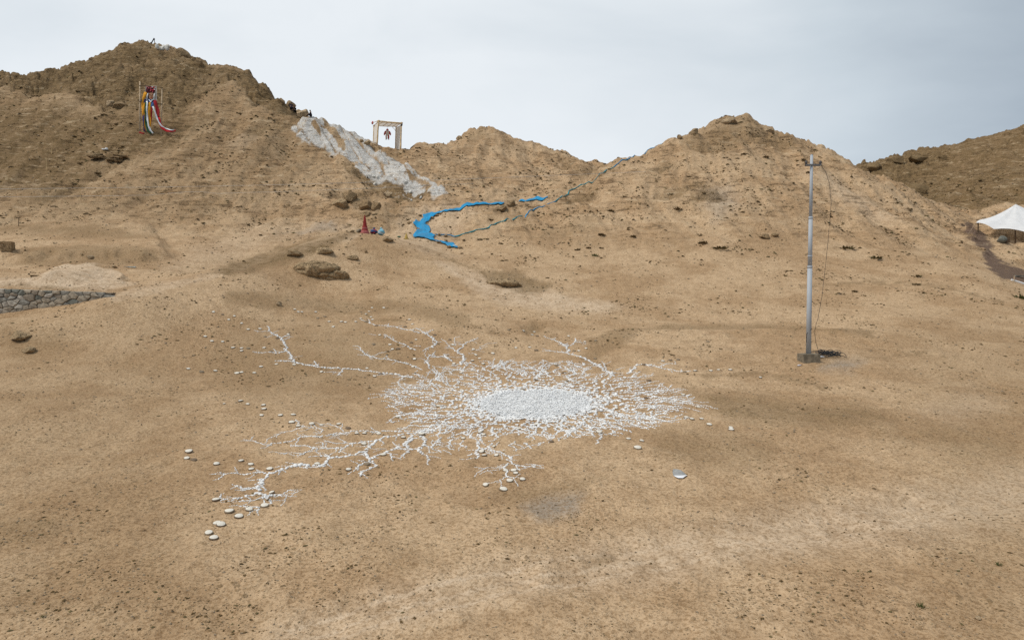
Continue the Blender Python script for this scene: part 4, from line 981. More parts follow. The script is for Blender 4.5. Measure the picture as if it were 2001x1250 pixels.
parts.append((np.array([q[:] for q in mb.v]), bedf, 2))
mbed = NT_('white_gravel_bed', .9, .15); fz = mbed.vor(28); mbed.done(mbed.mix(mbed.rng(fz, .1, .55), (.88, .88, .875), (.68, .67, .65)), mbed.bump(fz, .8, .03))
mass('gravel_disc', parts, [M_chip, plain('grey_chippings', (.40, .40, .41), .8, .2, .2), MATS.setdefault('bed', mbed.m)], 'round bed of fine white gravel at the center of the stone ring')

# ------------------------------------------------------------------ cobbles with pale painted tops
def cob_mesh(seed, painted, body):
    r_ = np.random.default_rng(seed); mb = MB(); seg = 14; ph = r_.uniform(0, 6.3, 3)
    prof = [(.55, -.30, 0), (.92, -.12, 0), (1.0, .02, 0), (.97, .13, 0), (.84, .25, 0), (.71, .30, 1), (.50, .365, 1), (.25, .395, 1)]
    vs = []; fs = []; mi = []
    for r0, z0, _ in prof:
        for k in range(seg):
            t = 2*math.pi*k/seg; q = r0*(1 + .06*math.sin(2*t+ph[0]) + .04*math.sin(3*t+ph[1])); vs.append((q*math.cos(t), .80*q*math.sin(t), z0 + .03*math.sin(t+ph[2])*r0))
    for i in range(len(prof)-1):
        for k in range(seg): fs.append((i*seg+k, i*seg+(k+1) % seg, (i+1)*seg+(k+1) % seg, (i+1)*seg+k)); mi.append(prof[i+1][2] if painted and i >= 4 else 0)
    fs.append(tuple((len(prof)-1)*seg+k for k in range(seg))); mi.append(1 if painted else 0)
    mb.add(vs, fs); mb.mi = mi; return mb.mesh('cobble', [body, M_cobtop], True)
CP = [cob_mesh(40+k, True, (M_cob, M_cob2)[k % 2]) for k in range(6)]; CD = [cob_mesh(60+k, False, (M_cob, M_cob2)[k % 2]) for k in range(4)]
COB = {
 'in the far scatter above the upper left root': [(417,610),(435,615,'D'),(447,625),(458,618),(472,632),(485,644),(508,643),(401,658),(414,667),(435,668)],
 'beside the tip of the upper left root': [(455,680,'L'),(472,681),(485,681,'D'),(472,686),(516,680),(518,658,'D'),(542,661,'D'),(563,654),(530,687,'D')],
 'in the top scatter below the outcrop': [(576,605),(583,610),(590,610),(617,610),(643,629),(635,619,'D'),(621,622,'D'),(667,629),(675,630),(651,639)],
 'near the start of the second root below the spur': [(695,629),(705,623),(715,614),(721,609),(727,602),(725,620),(728,625),(750,602),(736,637,'D'),(716,629,'D')],
 'in the row left of the upper left root': [(368,721),(394,727,'D'),(421,725),(463,730,'L'),(472,728),(497,729)],
 'along the stem of the upper left root': [(510,717),(540,712),(575,713),(606,713,'D'),(628,727),(717,720),(732,736),(744,731,'D')],
 'on bare sand left of the ring': [(438,789,'S'),(470,784),(484,790),(515,792),(516,800,'L'),(511,812),(548,812),(573,811)],
 'at the top of the lower left fan': [(570,826,'L'),(583,833),(609,829,'L'),(628,831),(662,829),(680,837,'D'),(697,847),(740,848)],
 'among the second and third roots': [(730,673,'D'),(742,655),(762,674),(767,683),(778,682,'D'),(803,682),(804,670,'D'),(813,664),(792,639,'D'),(806,634),(800,625),(808,644)],
 'behind the ring on its left': [(850,655,'D'),(810,702),(807,717),(879,664,'D'),(885,674),(887,711),(901,729)],
 'behind the ring at its middle': [(925,683),(930,694),(923,705),(937,701),(944,711),(963,691),(1008,680),(1035,679),(1048,685,'D')],
 'around the tip of the top right root': [(994,645,'D'),(1023,647),(1044,649),(1040,655),(1050,657,'D'),(1111,657),(1143,668),(1164,666,'D')],
 'beside the fork of the top right root': [(1122,686,'D'),(1131,686),(1145,681),(1163,701,'D')],
 'inside the back of the ring': [(1088,714,'D'),(1102,729,'D'),(1115,721),(1107,745,'D'),(1048,743,'D')],
 'along the right root': [(1258,713,'D'),(1295,706),(1310,704,'D'),(1325,703,'D'),(1338,727,'D'),(1358,725),(1389,725),(1404,723),(1427,723)],
 'off the right side of the ring': [(1268,744,'D'),(1335,772),(1365,796),(1341,816),(1352,819),(1371,819),(1386,830),(1428,836),(1429,840)],
 'on bare sand between the ring and the pole': [(1383,668,'D'),(1486,738)],
 'inside the net of white stones': [(776,815),(857,794),(902,763),(940,809),(1021,762,'D'),(1115,835,'D'),(1171,845),(1204,798),(1262,778,'D'),(1048,830)],
 'right of the ring at its front': [(1228,858),(1254,862),(1246,876,'L')],
 'at the left end of the lower left fan': [(369,883,'L'),(365,896),(379,899,'D'),(423,907),(471,901),(490,908),(491,917)],
 'along the lowest root': [(527,917,'L'),(531,963),(422,977),(517,989,'O'),(487,996),(620,907)],
 'below the tip of the lowest root': [(448,1000,'L'),(467,1010,'L'),(424,1023),(432,1026,'L'),(408,1042),(418,1052,'L')],
 'between the front forks on the left': [(681,918),(711,868),(717,907,'D'),(749,889),(788,855),(824,849,'L'),(712,847)],
 'at the front edge of the ring': [(905,857),(938,845),(945,850),(1015,838),(1077,863,'D'),(965,872,'S')],
 'among the front middle root': [(941,883),(946,890),(970,890),(988,920),(1004,920),(1008,925)],
 'below the front middle root': [(949,948),(984,957,'L'),(996,940,'L'),(1021,937)],
}
random.seed(77)
for phrase, L in COB.items():
    L = sorted(L, key=lambda t: t[0])
    for i, t in enumerate(L):
        u, v = t[0], t[1]; k = t[2] if len(t) > 2 else ''
        p = hit(u, v, 12, 46); r_ = {'L': .118, 'S': .06, 'D': .10, 'O': .125}.get(k, .093)*random.uniform(.88, 1.12)
        o = link('cobble', random.choice(CD if k == 'D' else CP)); nrm = gnormal(p.x, p.y)
        o.location = p + Vector((0, 0, r_*.14)); o.scale = (r_, r_, r_*1.05)
        o.rotation_euler = (nrm.to_track_quat('Z', 'Y') @ Matrix.Rotation(random.uniform(-.5, .5), 4, 'Z').to_quaternion()).to_euler()
        o.rotation_euler.x += random.uniform(.02, .22)
        look = 'plain dark cobble' if k == 'D' else 'large pale-topped cobble' if k in 'LO' and k else 'small pale-topped cobble' if k == 'S' else 'pale-topped cobble'
        tag(o, '%s, %s %s' % (look, ORD[i], phrase), 'cobble', 'cobbles ' + phrase)
# ------------------------------------------------------------------ blue cloth laid down the valley like a stream
random.seed(31)
def ground_strip(pairs, name, mat, label, lift=.05, fold=.05, n_=11, sub=5):
    rows = []; A = [hit(a[0], a[1], 50, 100) for a, b in pairs]; Bp = [hit(b[0], b[1], 50, 100) for a, b in pairs]
    for i in range(len(pairs)-1):
        for k in range(sub if i < len(pairs)-2 else sub+1):
            t = k/sub; a = A[i].lerp(A[i+1], t); b = Bp[i].lerp(Bp[i+1], t); row = []
            for j in range(n_):
                w = j/(n_-1); q = a.lerp(b, w); s_ = i+t
                row.append(Vector((q.x, q.y, float(height(q.x, q.y)) + lift + fold*(1.2+abs(math.sin(s_*2.1+j*1.1))+.7*math.sin(s_*5.3-j*1.6)+.6*abs(math.sin(s_*3.7+j*2.9))))))
            rows.append(row)
    mb = MB(); mb.sheet(rows); return tag(mb.build(name, mat, None, True, None, .02), label, 'cloth')
ground_strip([((985,397.5),(985,399)),((955,399.5),(955,402)),((925,400),(925,404)),((905,402),(903,410)),((893,409),(895,413)),((870,412),(873,415)),((843,416),(858,418.5)),((826,421),(848,424)),((828,428),(840,431)),((821,434),(834,435.5)),
              ((807,437),(830,440)),((812,443),(839,443)),((823,448),(841,452)),((813,454),(838,457)),((807,461),(845,459)),((808,465),(851,461)),((828,465.5),(846,467)),((841,471),(850,471.5)),((858,474),(868,474)),((870,479),(887,477)),((878,484),(890,482)),((893,486.5),(895,485))],
             'blue_cloth', M_blue, 'broad bright blue cloth winding down the valley like a stream', .05, .035)
ground_strip([((1013,395.5),(1013,396.5)),((1030,392),(1030,394.5)),((1047,386),(1048,391)),((1070,385.5),(1070,387.5))], 'blue_cloth', M_blue, 'short detached end of blue cloth above the valley', .05, .03, 5)
cl_ = [(853,459.5),(880,460),(905,458),(925,453),(940,449),(955,446),(970,437),(985,433),(1005,429),(1020,423),(1033,414),(1045,409),(1060,405),(1085,395),(1103,385),(1115,372),(1135,362),(1150,356),(1165,350),(1180,338),(1195,330),(1212,316),(1240,301.5),(1265,292),(1300,278)]
P = [hit(u, v, 50, 89) for u, v in cl_]; pts = []; rad = []
for a, b in zip(P, P[1:]):
    k_ = max(2, int((b-a).length/.5))
    for k in range(k_):
        q = a.lerp(b, k/k_); pts.append(Vector((q.x + random.uniform(-.04, .04), q.y, float(height(q.x, q.y)) + .05))); rad.append(random.uniform(.035, .07))
mb = MB(); mb.tube(pts, rad, 6)
half = len(mb.f)
mb.mi = [1 if (math.sin(i/90.0)+math.sin(i/37.0) > (.9 - 1.6*i/len(mb.f))) else 0 for i in range(len(mb.f))]
tag(mb.build('blue_strip', [M_blue, M_teal], None, True), 'long narrow rolled blue strip climbing the flank of the right hill', 'cloth')
WS = [(821,423,'beside the upper bend'),(845,428,'on the right edge below the upper bend'),(853,423,'on the right edge at the upper bend'),(862,419,'above the upper bend'),(817,450,'lying on the middle of'),(800,438,'left of the middle of'),(858,461,'where the narrow strip leaves'),
      (871,463,'just below the narrow strip by'),(858,476,'on the lower tail of'),(871,473,'above the lower tail of'),(878,485,'on the last fold of'),(900,486,'at the very end of'),(906,471,'right of the lower tail of')]
for i, (u, v, w) in enumerate(WS): rock(u, v, 7 + i % 3*1.5, 5.5, 'small brown stone %s the blue cloth' % w, 700+i, M_rockd, 'stone', 'weight_stone', 'stones weighing down the blue cloth', sink=.2, sub=2, ymin=50)
p = hit(888, 484.5, 50); mb = MB(); mb.box((-.16, -.05, 0), (.16, .05, .05), None, .015)
tag(mb.build('white_scrap', M_canvas, None, False, p + Vector((0, 0, .2))), 'white scrap lying on the last fold of blue cloth', 'litter')

# ------------------------------------------------------------------ things on the crest of the spur
p = hit(713, 453, 45, 62); s_ = p.y/F
cone = tag(empty('stepped_cone', p), 'slender red stepped cone standing on the spur crest', 'cone')
m_pk = plain('faded_pink_paint', (.42, .13, .12), .8, .2, .25, 12); m_rd = plain('red_paint', (.34, .035, .03), .7, .3, .25, 12)
mb = MB(); mb.lathe([(.36, -.15), (.36, .05), (.31, .08), (.30, .16), (.26, .20)], 16); mb.build('base', m_pk, cone, False)
for k in range(3):
    mb = MB(); z0 = .20+k*.12; r0 = .265-.025*k; mb.lathe([(r0, z0), (r0-.01, z0+.05), (r0-.035, z0+.06), (r0-.04, z0+.12)], 16); mb.build('tier', (m_rd, m_pk)[k % 2], cone)
for k in range(7):
    mb = MB(); z0 = .56+k*.105; r0 = .165-.014*k; mb.lathe([(r0, z0), (r0, z0+.06), (r0-.03, z0+.07), (r0-.03, z0+.105)], 12); mb.build('ring', m_rd, cone)
mb = MB(); mb.lathe([(.05, 1.29), (.03, 1.35), (.008, 1.40)], 10); mb.build('finial', m_rd, cone)
rock(702, 445, 10, 8, 'upper grey stone stacked left of the red cone', 741, M_conc, 'stone', 'stacked_stone', sink=.0, ymin=45, ymax=64, sub=2)
rock(700.5, 451, 12, 7, 'lower grey stone stacked left of the red cone', 742, M_conc, 'stone', 'stacked_stone', sink=.1, ymin=45, ymax=64, sub=2)
rock(688, 454, 10, 5, 'brown stone lying left of the stacked grey ones', 743, M_rock, 'stone', 'loose_stone', sink=.2, ymin=45, ymax=64, sub=2)
def bundle(u, v, w, h_, mats, label, seed):
    p = hit(u, v, 45, 62); s_ = p.y/F; vs, fs = rock_shape(seed, 3, 3, .06, .15); root = empty('cloth_bundle', p); mb = MB()
    vs = vs*np.array((w*s_/2, w*s_/2, h_*s_/2)); r_ = np.random.default_rng(seed)
    vs += vs*(.06*np.sin(vs[:, 2]*26 + vs[:, 0]*9))[:, None]; vs[:, 2] += h_*s_*.45
    mb.add(vs.tolist(), fs); mb.mi = [1 if math.sin(sum(vs[i][2] for i in f_)/3*17 + sum(vs[i][0] for i in f_)/3*7 + seed) > .45 else 0 for f_ in fs]
    mb.build('bundle_cloth', mats, root, True)
    mb = MB(); mb.lathe([(.10, 0), (.05, .05), (.11, .12), (.06, .15)], 10, Matrix.Translation((0, 0, h_*s_*.88))); mb.build('knot', mats[0], root, True)
    return tag(root, label, 'bundle')
bundle(731, 452, 15, 10, [cloth('navy_print', (.05, .10, .22)), cloth('crimson_print', (.28, .03, .06))], 'round navy and crimson cloth bundle right of the red cone', 52)
bundle(745, 455, 14, 13, [cloth('light_blue_print', (.20, .45, .54)), cloth('white_print', (.55, .62, .66))], 'round light blue cloth bundle at right end of the spur group', 55)
mb = MB(); mb.sheet([[Vector((x, y, .03+.05*math.sin(x*13)*math.cos(y*9))) for x in np.linspace(-.22, .24, 7)] for y in np.linspace(-.25, .2, 6)])
tag(mb.build('red_cloth', cloth('red_rag', (.38, .03, .03)), None, True, hit(729, 457, 45, 62) + Vector((0, -.05, .06)), .015), 'small red cloth spread in front of the navy bundle', 'cloth')
p = hit(794, 467, 45, 75); s_ = p.y/F; yc = tag(empty('yellow_cone', p), 'small yellow cone left of the blue cloth', 'cone')
mb = MB(); mb.lathe([(.17, -.05), (.165, .04), (.12, .2), (.07, .38), (.02, .5)], 12); mb.build('cone_body', plain('yellow_paint', (.52, .36, .10), .8, .2, .25, 9), yc, True)
mb = MB(); mb.box((-.2, -.2, -.05), (.2, .2, .03), None, .01); mb.build('foot', plain('faded_yellow', (.45, .33, .14), .8, .2, .25, 9), yc)
rock(780, 464, 8, 3.5, 'small green painted stone left of the yellow cone', 744, plain('green_paint', (.07, .16, .10), .8, .2, .3), 'stone', 'painted_stone', sink=.1, ymin=45, ymax=75, sub=2)

# ------------------------------------------------------------------ bamboo gate with hanging figure on the saddle
gb = hit(760, 287, 88, 100); gY = 96.0; k_ = gY/F
def gl(u, v, d=0.0):                                           # gate corner seen at (u, v), d metres farther back
    return Vector(at(u, v, gY + d))
nl, nr, fl, fr = gl(736.5, 284.5), gl(782.5, 287), gl(729.5, 285, 2.8), gl(773, 284.5, 2.8)
nlt, nrt, flt, frt = gl(740, 236.5), gl(784.5, 240.5), gl(730.5, 246, 2.8), gl(774, 247.5, 2.8)
for q in (nl, nr, fl, fr): q.z = min(q.z, float(height(q.x, q.y))+.02) - .25
org = Vector(((nl.x+fr.x)/2, (nl.y+fr.y)/2, float(height((nl.x+fr.x)/2, (nl.y+fr.y)/2))))
gate = tag(empty('bamboo_gate', org), 'open bamboo gate frame with white cloth sides on the saddle', 'gate')
def gtube(name, a, b, r0, r1=None, mat=None, wob_=.02):
    a, b = a-org, b-org; pts = [a.lerp(b, t) + Vector((random.uniform(-wob_, wob_), 0, random.uniform(-wob_, wob_)))*(0 < t < 1) for t in np.linspace(0, 1, 6)]
    mb = MB(); mb.tube(pts, [r0 + ((r1 or r0)-r0)*t for t in np.linspace(0, 1, 6)], 8); return mb.build(name, mat or M_wood2, gate, True)
for a, b in ((nl, nlt), (nr, nrt), (fl, flt), (fr, frt)): gtube('post', a, b + (b-a)*.03, .10, .08)
def ext(a, b, e=.07): return a + (a-b)*e, b + (b-a)*e
gtube('beam', *ext(nlt, nrt, .06), .06); gtube('beam', *ext(flt, frt, .03), .055); gtube('beam', *ext(nlt, flt, .12), .05); gtube('beam', *ext(nrt, frt, .12), .05)
gtube('beam', nlt + Vector((-.25, 0, -.1)), nrt + Vector((.1, 0, -.12)), .045)
for t in (.2, .45, .68, .88): gtube('rafter', nlt.lerp(nrt, t) + Vector((0, 0, .03)), flt.lerp(frt, t-.05), .04)
gtube('brace', frt + Vector((-.5, 0, -.05)), fr.lerp(frt, .82), .03); gtube('brace', flt + Vector((-.3, 0, .3)), nlt + Vector((.05, 0, .1)), .035)
M_warm = thin_cloth('warm_white_cloth', (.90, .84, .76))
def gsheet(name, q00, q10, q01, q11, mat, bow=.12, ny=10, nx=7):
    rows = [[(q00.lerp(q10, i/(nx-1))).lerp(q01.lerp(q11, i/(nx-1)), j/(ny-1)) - org + Vector((0, bow*math.sin(math.pi*i/(nx-1))*.4 + .05*math.sin(i*2.4+j*.9), 0)) for i in range(nx)] for j in range(ny)]
    mb = MB(); mb.sheet(rows); return mb.build(name, mat, gate, True)
gsheet('side_cloth', flt.lerp(fl, .03), nlt.lerp(nl, .05), flt.lerp(fl, .95), nlt.lerp(nl, .95), M_warm)
gsheet('side_cloth', frt.lerp(fr, .03), nrt.lerp(nr, .05), frt.lerp(fr, .97), nrt.lerp(nr, .90), M_warm)
gsheet('roof_cloth', flt.lerp(frt, .04), frt, nlt.lerp(nrt, .04), nrt, M_warm, .05)
for q, c in ((flt + Vector((-.1, -.4, .35)), (.45, .06, .07)), (nrt + Vector((.02, -.05, -.2)), (.10, .09, .08))):
    mb = MB(); vs, fs = rock_shape(61, 2, 3, .25, .3); mb.add((vs*np.array((.16, .12, .26))).tolist(), fs); o = mb.build('knotted_ribbon', cloth('ribbon', c), gate, True); o.location = q - org
# hanging figure: padded torso, head, arms, legs in red and white cloth
fc = gl(757, 262, 1.4); fig = tag(empty('hanging_figure', fc), 'padded red and white cloth figure hanging inside the bamboo gate', 'puppet')
m_red = cloth('red_felt', (.55, .085, .07)); m_pale = cloth('pale_felt', (.80, .66, .56)); m_wht = cloth('white_felt', (.72, .70, .68))
def blob(name, c, s3, mat, seed, parent=fig, rot=(0, 0, 0)):
    vs, fs = rock_shape(seed, 3, 0, .06, .1); mb = MB(); mb.add((vs*np.array(s3)).tolist(), fs); o = mb.build(name, mat, parent, True); o.location = c; o.rotation_euler = rot; return o
blob('torso', (0, 0, .08), (.26, .18, .34), m_pale, 71); hd = blob('head', (.0, 0, .53), (.17, .15, .18), m_red, 72)
o = blob('collar', (0, 0, .36), (.24, .18, .09), m_wht, 73)
for sx in (-1, 1):
    blob('arm', (sx*.33, 0, .12), (.13, .13, .33), m_red, 74+sx, rot=(0, -sx*.35, 0)); blob('leg', (sx*.15, 0, -.42), (.12, .12, .34), (m_pale if sx < 0 else m_red), 77+sx, rot=(0, sx*.08, 0)); blob('foot', (sx*.17, -.03, -.70), (.10, .13, .07), m_wht, 80+sx)
mb = MB(); rt = nlt.lerp(frt, .5) - fc; mb.tube([(0, 0, .68), (0, 0, rt.z-.02)], .012, 5); mb.build('hanging_cord', M_wood, fig)

# ------------------------------------------------------------------ portrait textile on a pole frame
fY = hit(295, 261, 70, 100).y; fk = fY/F
def fp(u, v, d=0.0): return Vector(at(u, v, fY + d))
fo = fp(294, 261); fo.z = float(height(fo.x, fo.y)); frm = tag(empty('textile_portrait', fo), 'tall textile portrait with trailing coloured cloth strips on wooden poles', 'artwork')
def fbuild(mb, name, mat, parent=frm, smooth=False, thick=0.0): return mb.build(name, mat, parent, smooth, None, thick)
def floc(u, v, d=0.0):
    q = fp(u, v, d); q.z = max(q.z, float(height(q.x, q.y)) + .05); return q - fo
for (u0, v0, u1, v1, r0) in ((273, 262, 273.5, 159.5, .095), (315, 262, 316.6, 173, .08)):
    a = fp(u0, v0); a.z = float(height(a.x, a.y)) - .3; mb = MB(); mb.tube([a-fo, fp((u0+u1)/2, (v0+v1)/2)-fo, fp(u1, v1)-fo], [r0, r0*.9, r0*.75], 8); fbuild(mb, 'post', M_wood, smooth=True)
for (u0, v0, u1, v1) in ((272, 167, 318.5, 171.5), (272, 198.5, 283, 198.5), (306, 202, 318, 204)):
    mb = MB(); mb.tube([fp(u0, v0, -.1)-fo, fp(u1, v1, -.1)-fo], .045, 6); fbuild(mb, 'crossbar', M_darkw, smooth=True)
def flat(name, outline, d, mat, parent=frm, thick=.03):
    """cut-out felt shape, outline in photo pixels, d metres in front of the backing"""
    mb = MB(); n_ = len(outline); c = (sum(p_[0] for p_ in outline)/n_, sum(p_[1] for p_ in outline)/n_); vs = [fp(u, v, -d)-fo for u, v in outline] + [fp(c[0], c[1], -d-.05)-fo]
    mb.add(vs, [(i, (i+1) % n_, n_) for i in range(n_)]); return mb.build(name, mat, parent, False, None, thick)
mb = MB(); mb.sheet([[fp(u, v, .05*math.sin(u*.9))-fo for u in np.linspace(284, 306.5, 8)] for v in np.linspace(168.5, 207, 8)]); fbuild(mb, 'backing_cloth', M_cream, thick=.02)
c_or, c_nv, c_bk, c_gn, c_wt, c_mr, c_rd, c_bl, c_sk = [cloth(n_, c) for n_, c in (('orange_cloth', (.75, .34, .03)), ('navy_cloth', (.02, .03, .10)), ('black_felt', (.015, .014, .02)), ('green_cloth', (.025, .09, .045)), ('white_cloth', (.82, .86, .88)), ('maroon_cloth', (.36, .025, .03)), ('red_cloth', (.62, .03, .04)), ('blue_felt', (.07, .15, .34)), ('skin_felt', (.42, .22, .13)))]
flat('hair', [(286,181),(291,178),(301,180),(302,190),(300,196),(288,198),(286,192)], .10, c_bk)
face = flat('face', [(290.5,182),(295,180.5),(300,182),(300,190),(297.5,194),(294,194.5),(291,191)], .16, c_sk)
for u in (293, 298): flat('eye', [(u-.9, 184.6), (u+.9, 184.6), (u+.9, 185.7), (u-.9, 185.7)], .23, c_bk, face, .01)
flat('nose', [(295.2,185.5),(296.2,185.5),(296.6,188.6),(294.8,188.6)], .24, plain('nose_felt', (.33, .16, .09)), face, .01); flat('mouth', [(293.6,190.3),(297.2,190.3),(296.4,191.4),(294.2,191.4)], .23, c_mr, face, .01)
dress = flat('headdress', [(285,176),(287,171),(292,168.5),(297,170),(302,172),(303.5,176),(302,181),(296,180),(290,182),(286,182)], .2, cloth('dark_headdress', (.10, .02, .025)))
random.seed(3)
for k in range(14):
    u = random.uniform(286, 303); v = random.uniform(170, 181); flat('bead', [(u-1, v-.8), (u, v-1.2), (u+1, v-.6), (u+.9, v+.9), (u-.7, v+1)], .27, random.choice((c_rd, c_rd, c_bk, cloth('coral', (.5, .10, .12)), c_wt)), dress, .02)
flat('shoulders', [(282,194),(288,193),(300,193),(303,198),(300,204),(290,200),(286,206),(281,204)], .14, c_nv); flat('necklace', [(290,194.5),(291.2,194.5),(294.5,199),(298,194.5),(299,195),(295,200.6),(294,200.6)], .2, c_wt)
flat('bib', [(294.5,201),(300,200),(300,207),(297,210),(294.5,209)], .17, c_bl)
def strip(name, line, w, mat, d0=.12):
    rows = []
    L = [line[0]] + [((a[0]+(b[0]-a[0])*t), (a[1]+(b[1]-a[1])*t)) for a, b in zip(line, line[1:]) for t in (.34, .67, 1.0)]
    for i, (u, v) in enumerate(L):
        a = L[max(i-1, 0)]; b = L[min(i+1, len(L)-1)]; dx, dy = b[0]-a[0], b[1]-a[1]; l_ = math.hypot(dx, dy) or 1; nx, ny = dy/l_, -dx/l_; ww = 1.3*w*(1 + .15*math.sin(i*1.3))/2
        rows.append([floc(u+nx*ww*s_, v+ny*ww*s_*.6, -d0-.06*math.sin(i*.9+s_*2)) for s_ in (1, .33, -.33, -1)])
    mb = MB(); mb.sheet(rows); return mb.build(name, mat, frm, True, None, .02)
strip('cloth_strip', [(285,180),(281,192),(279.5,205),(280,218),(282,227)], 4.6, c_or, .16); strip('cloth_strip', [(283,220),(282.5,235),(284,258)], 2.2, c_or, .10); strip('cloth_strip', [(280.3,224),(281,240),(282.4,259)], 2.6, cloth('violet_cloth', (.06, .06, .17)), .13)
strip('cloth_strip', [(285,200),(284.8,220),(285.6,240),(289,256),(296,261)], 3.4, c_gn, .2); strip('cloth_strip', [(287.2,198),(287,215),(287.6,232),(290,245),(294,255),(299,261)], 2.6, c_wt, .26); strip('cloth_strip', [(291.5,200),(291.5,220),(292,236),(292.6,247)], 4.4, c_or, .18)
strip('cloth_strip', [(295.8,206),(296,220),(295,232),(294,243)], 2.6, c_mr, .14); strip('cloth_strip', [(301.5,196),(305,205),(308,216),(309.3,231)], 5.2, c_mr, .2); strip('cloth_strip', [(309.3,230),(312,240),(317,250),(325,256),(336,256.5),(343,255.5)], 4.6, c_rd, .24)
strip('cloth_strip', [(298.8,208),(303,219),(306,230),(310,238),(315,246),(324,251.5),(333,254),(341,254.5)], 2.3, c_wt, .32); strip('cloth_strip', [(289,182),(287.5,190),(287,199)], 1.6, c_wt, .2); strip('cloth_strip', [(301.8,183),(301,190),(300,196)], 1.6, c_wt, .22)
strip('cloth_strip', [(272,258.6),(276,260),(282,261)], 3, c_mr, .4)

# ------------------------------------------------------------------ summit: board, leaning frame, whitewashed stones
sY = 117.0
def sp(u, v, d=0.0): return Vector(at(u, v, sY + d))
b0 = sp(278.4, 93); b0.z = float(height(b0.x, b0.y)) - .2; brd = tag(empty('signboard', b0), 'small white board on thin post at the left summit', 'sign')
t0 = sp(278.4, 78.2) - b0; mb = MB(); mb.tube([(0, 0, 0), (0, 0, t0.z)], .035, 6); mb.build('post', M_darkw, brd)
mb = MB(); mb.box((-.20, -.04, t0.z-.50), (.20, 0, t0.z+.05)); mb.build('panel', M_canvas, brd)
for z0 in (.05, .20, .36):
    mb = MB(); mb.box((-.14, -.05, t0.z-z0-.06), (.12 if z0 != .2 else .04, -.042, t0.z-z0+.0)); mb.build('dark_mark', M_black, brd)
b0 = sp(296, 91); b0.z = float(height(b0.x, b0.y)) - .3; fr_ = tag(empty('leaning_frame', b0), 'dark leaning timber frame on left summit beside white stones', 'frame')
ap = sp(300.5, 77.5) - b0
for (u, v) in ((283, 92), (290.5, 91), (304.5, 87)):
    e_ = sp(u, v); e_.z = min(e_.z, float(height(e_.x, e_.y))+.1); mb = MB(); mb.tube([e_-b0, ap + Vector((0, 0, .12))], [.06, .05], 6); mb.build('pole', M_black, fr_)
for t in (.35, .6, .8):
    a = (sp(283, 92)-b0).lerp(ap, t); b = (sp(290.5, 91)-b0).lerp(ap, t); mb = MB(); mb.tube([a, b], .035, 5); mb.build('rung', M_black, fr_)
mb = MB(); vs, fs = rock_shape(64, 2, 3, .3, .3); mb.add((vs*np.array((.2, .15, .28))).tolist(), fs); o = mb.build('lashing', M_black, fr_, True); o.location = ap
e_ = sp(284.5, 91); mb = MB(); mb.tube([(0, 0, -.4), (0, 0, .35)], .05, 6); mb.box((-.15, -.05, .15), (.1, .05, .4), None, .04)
tag(mb.build('stub_post', M_black, None, False, e_), 'short dark stub left of the leaning summit frame', 'post')
for i, (u, v, w, h_, lab) in enumerate(((307, 98, 8, 13, 'narrow whitewashed stone at left of the summit cluster'), (313.5, 97, 7, 9, 'low whitewashed stone in the notch of summit cluster'), (319.5, 98.5, 11, 14, 'tall leaning whitewashed stone in middle of summit cluster'), (326.5, 99, 11, 13, 'broad whitewashed stone at right of the summit cluster'))):
    rock(u, v+2, w, h_, lab, 780+i, M_lime, 'stone', 'whitewashed_stone', 'whitewashed stones on the summit', sink=.15, depth=.7, cuts=10, rough=.05, ymin=112, ymax=120, tilt=(-.15, 0, .3, .1)[i])

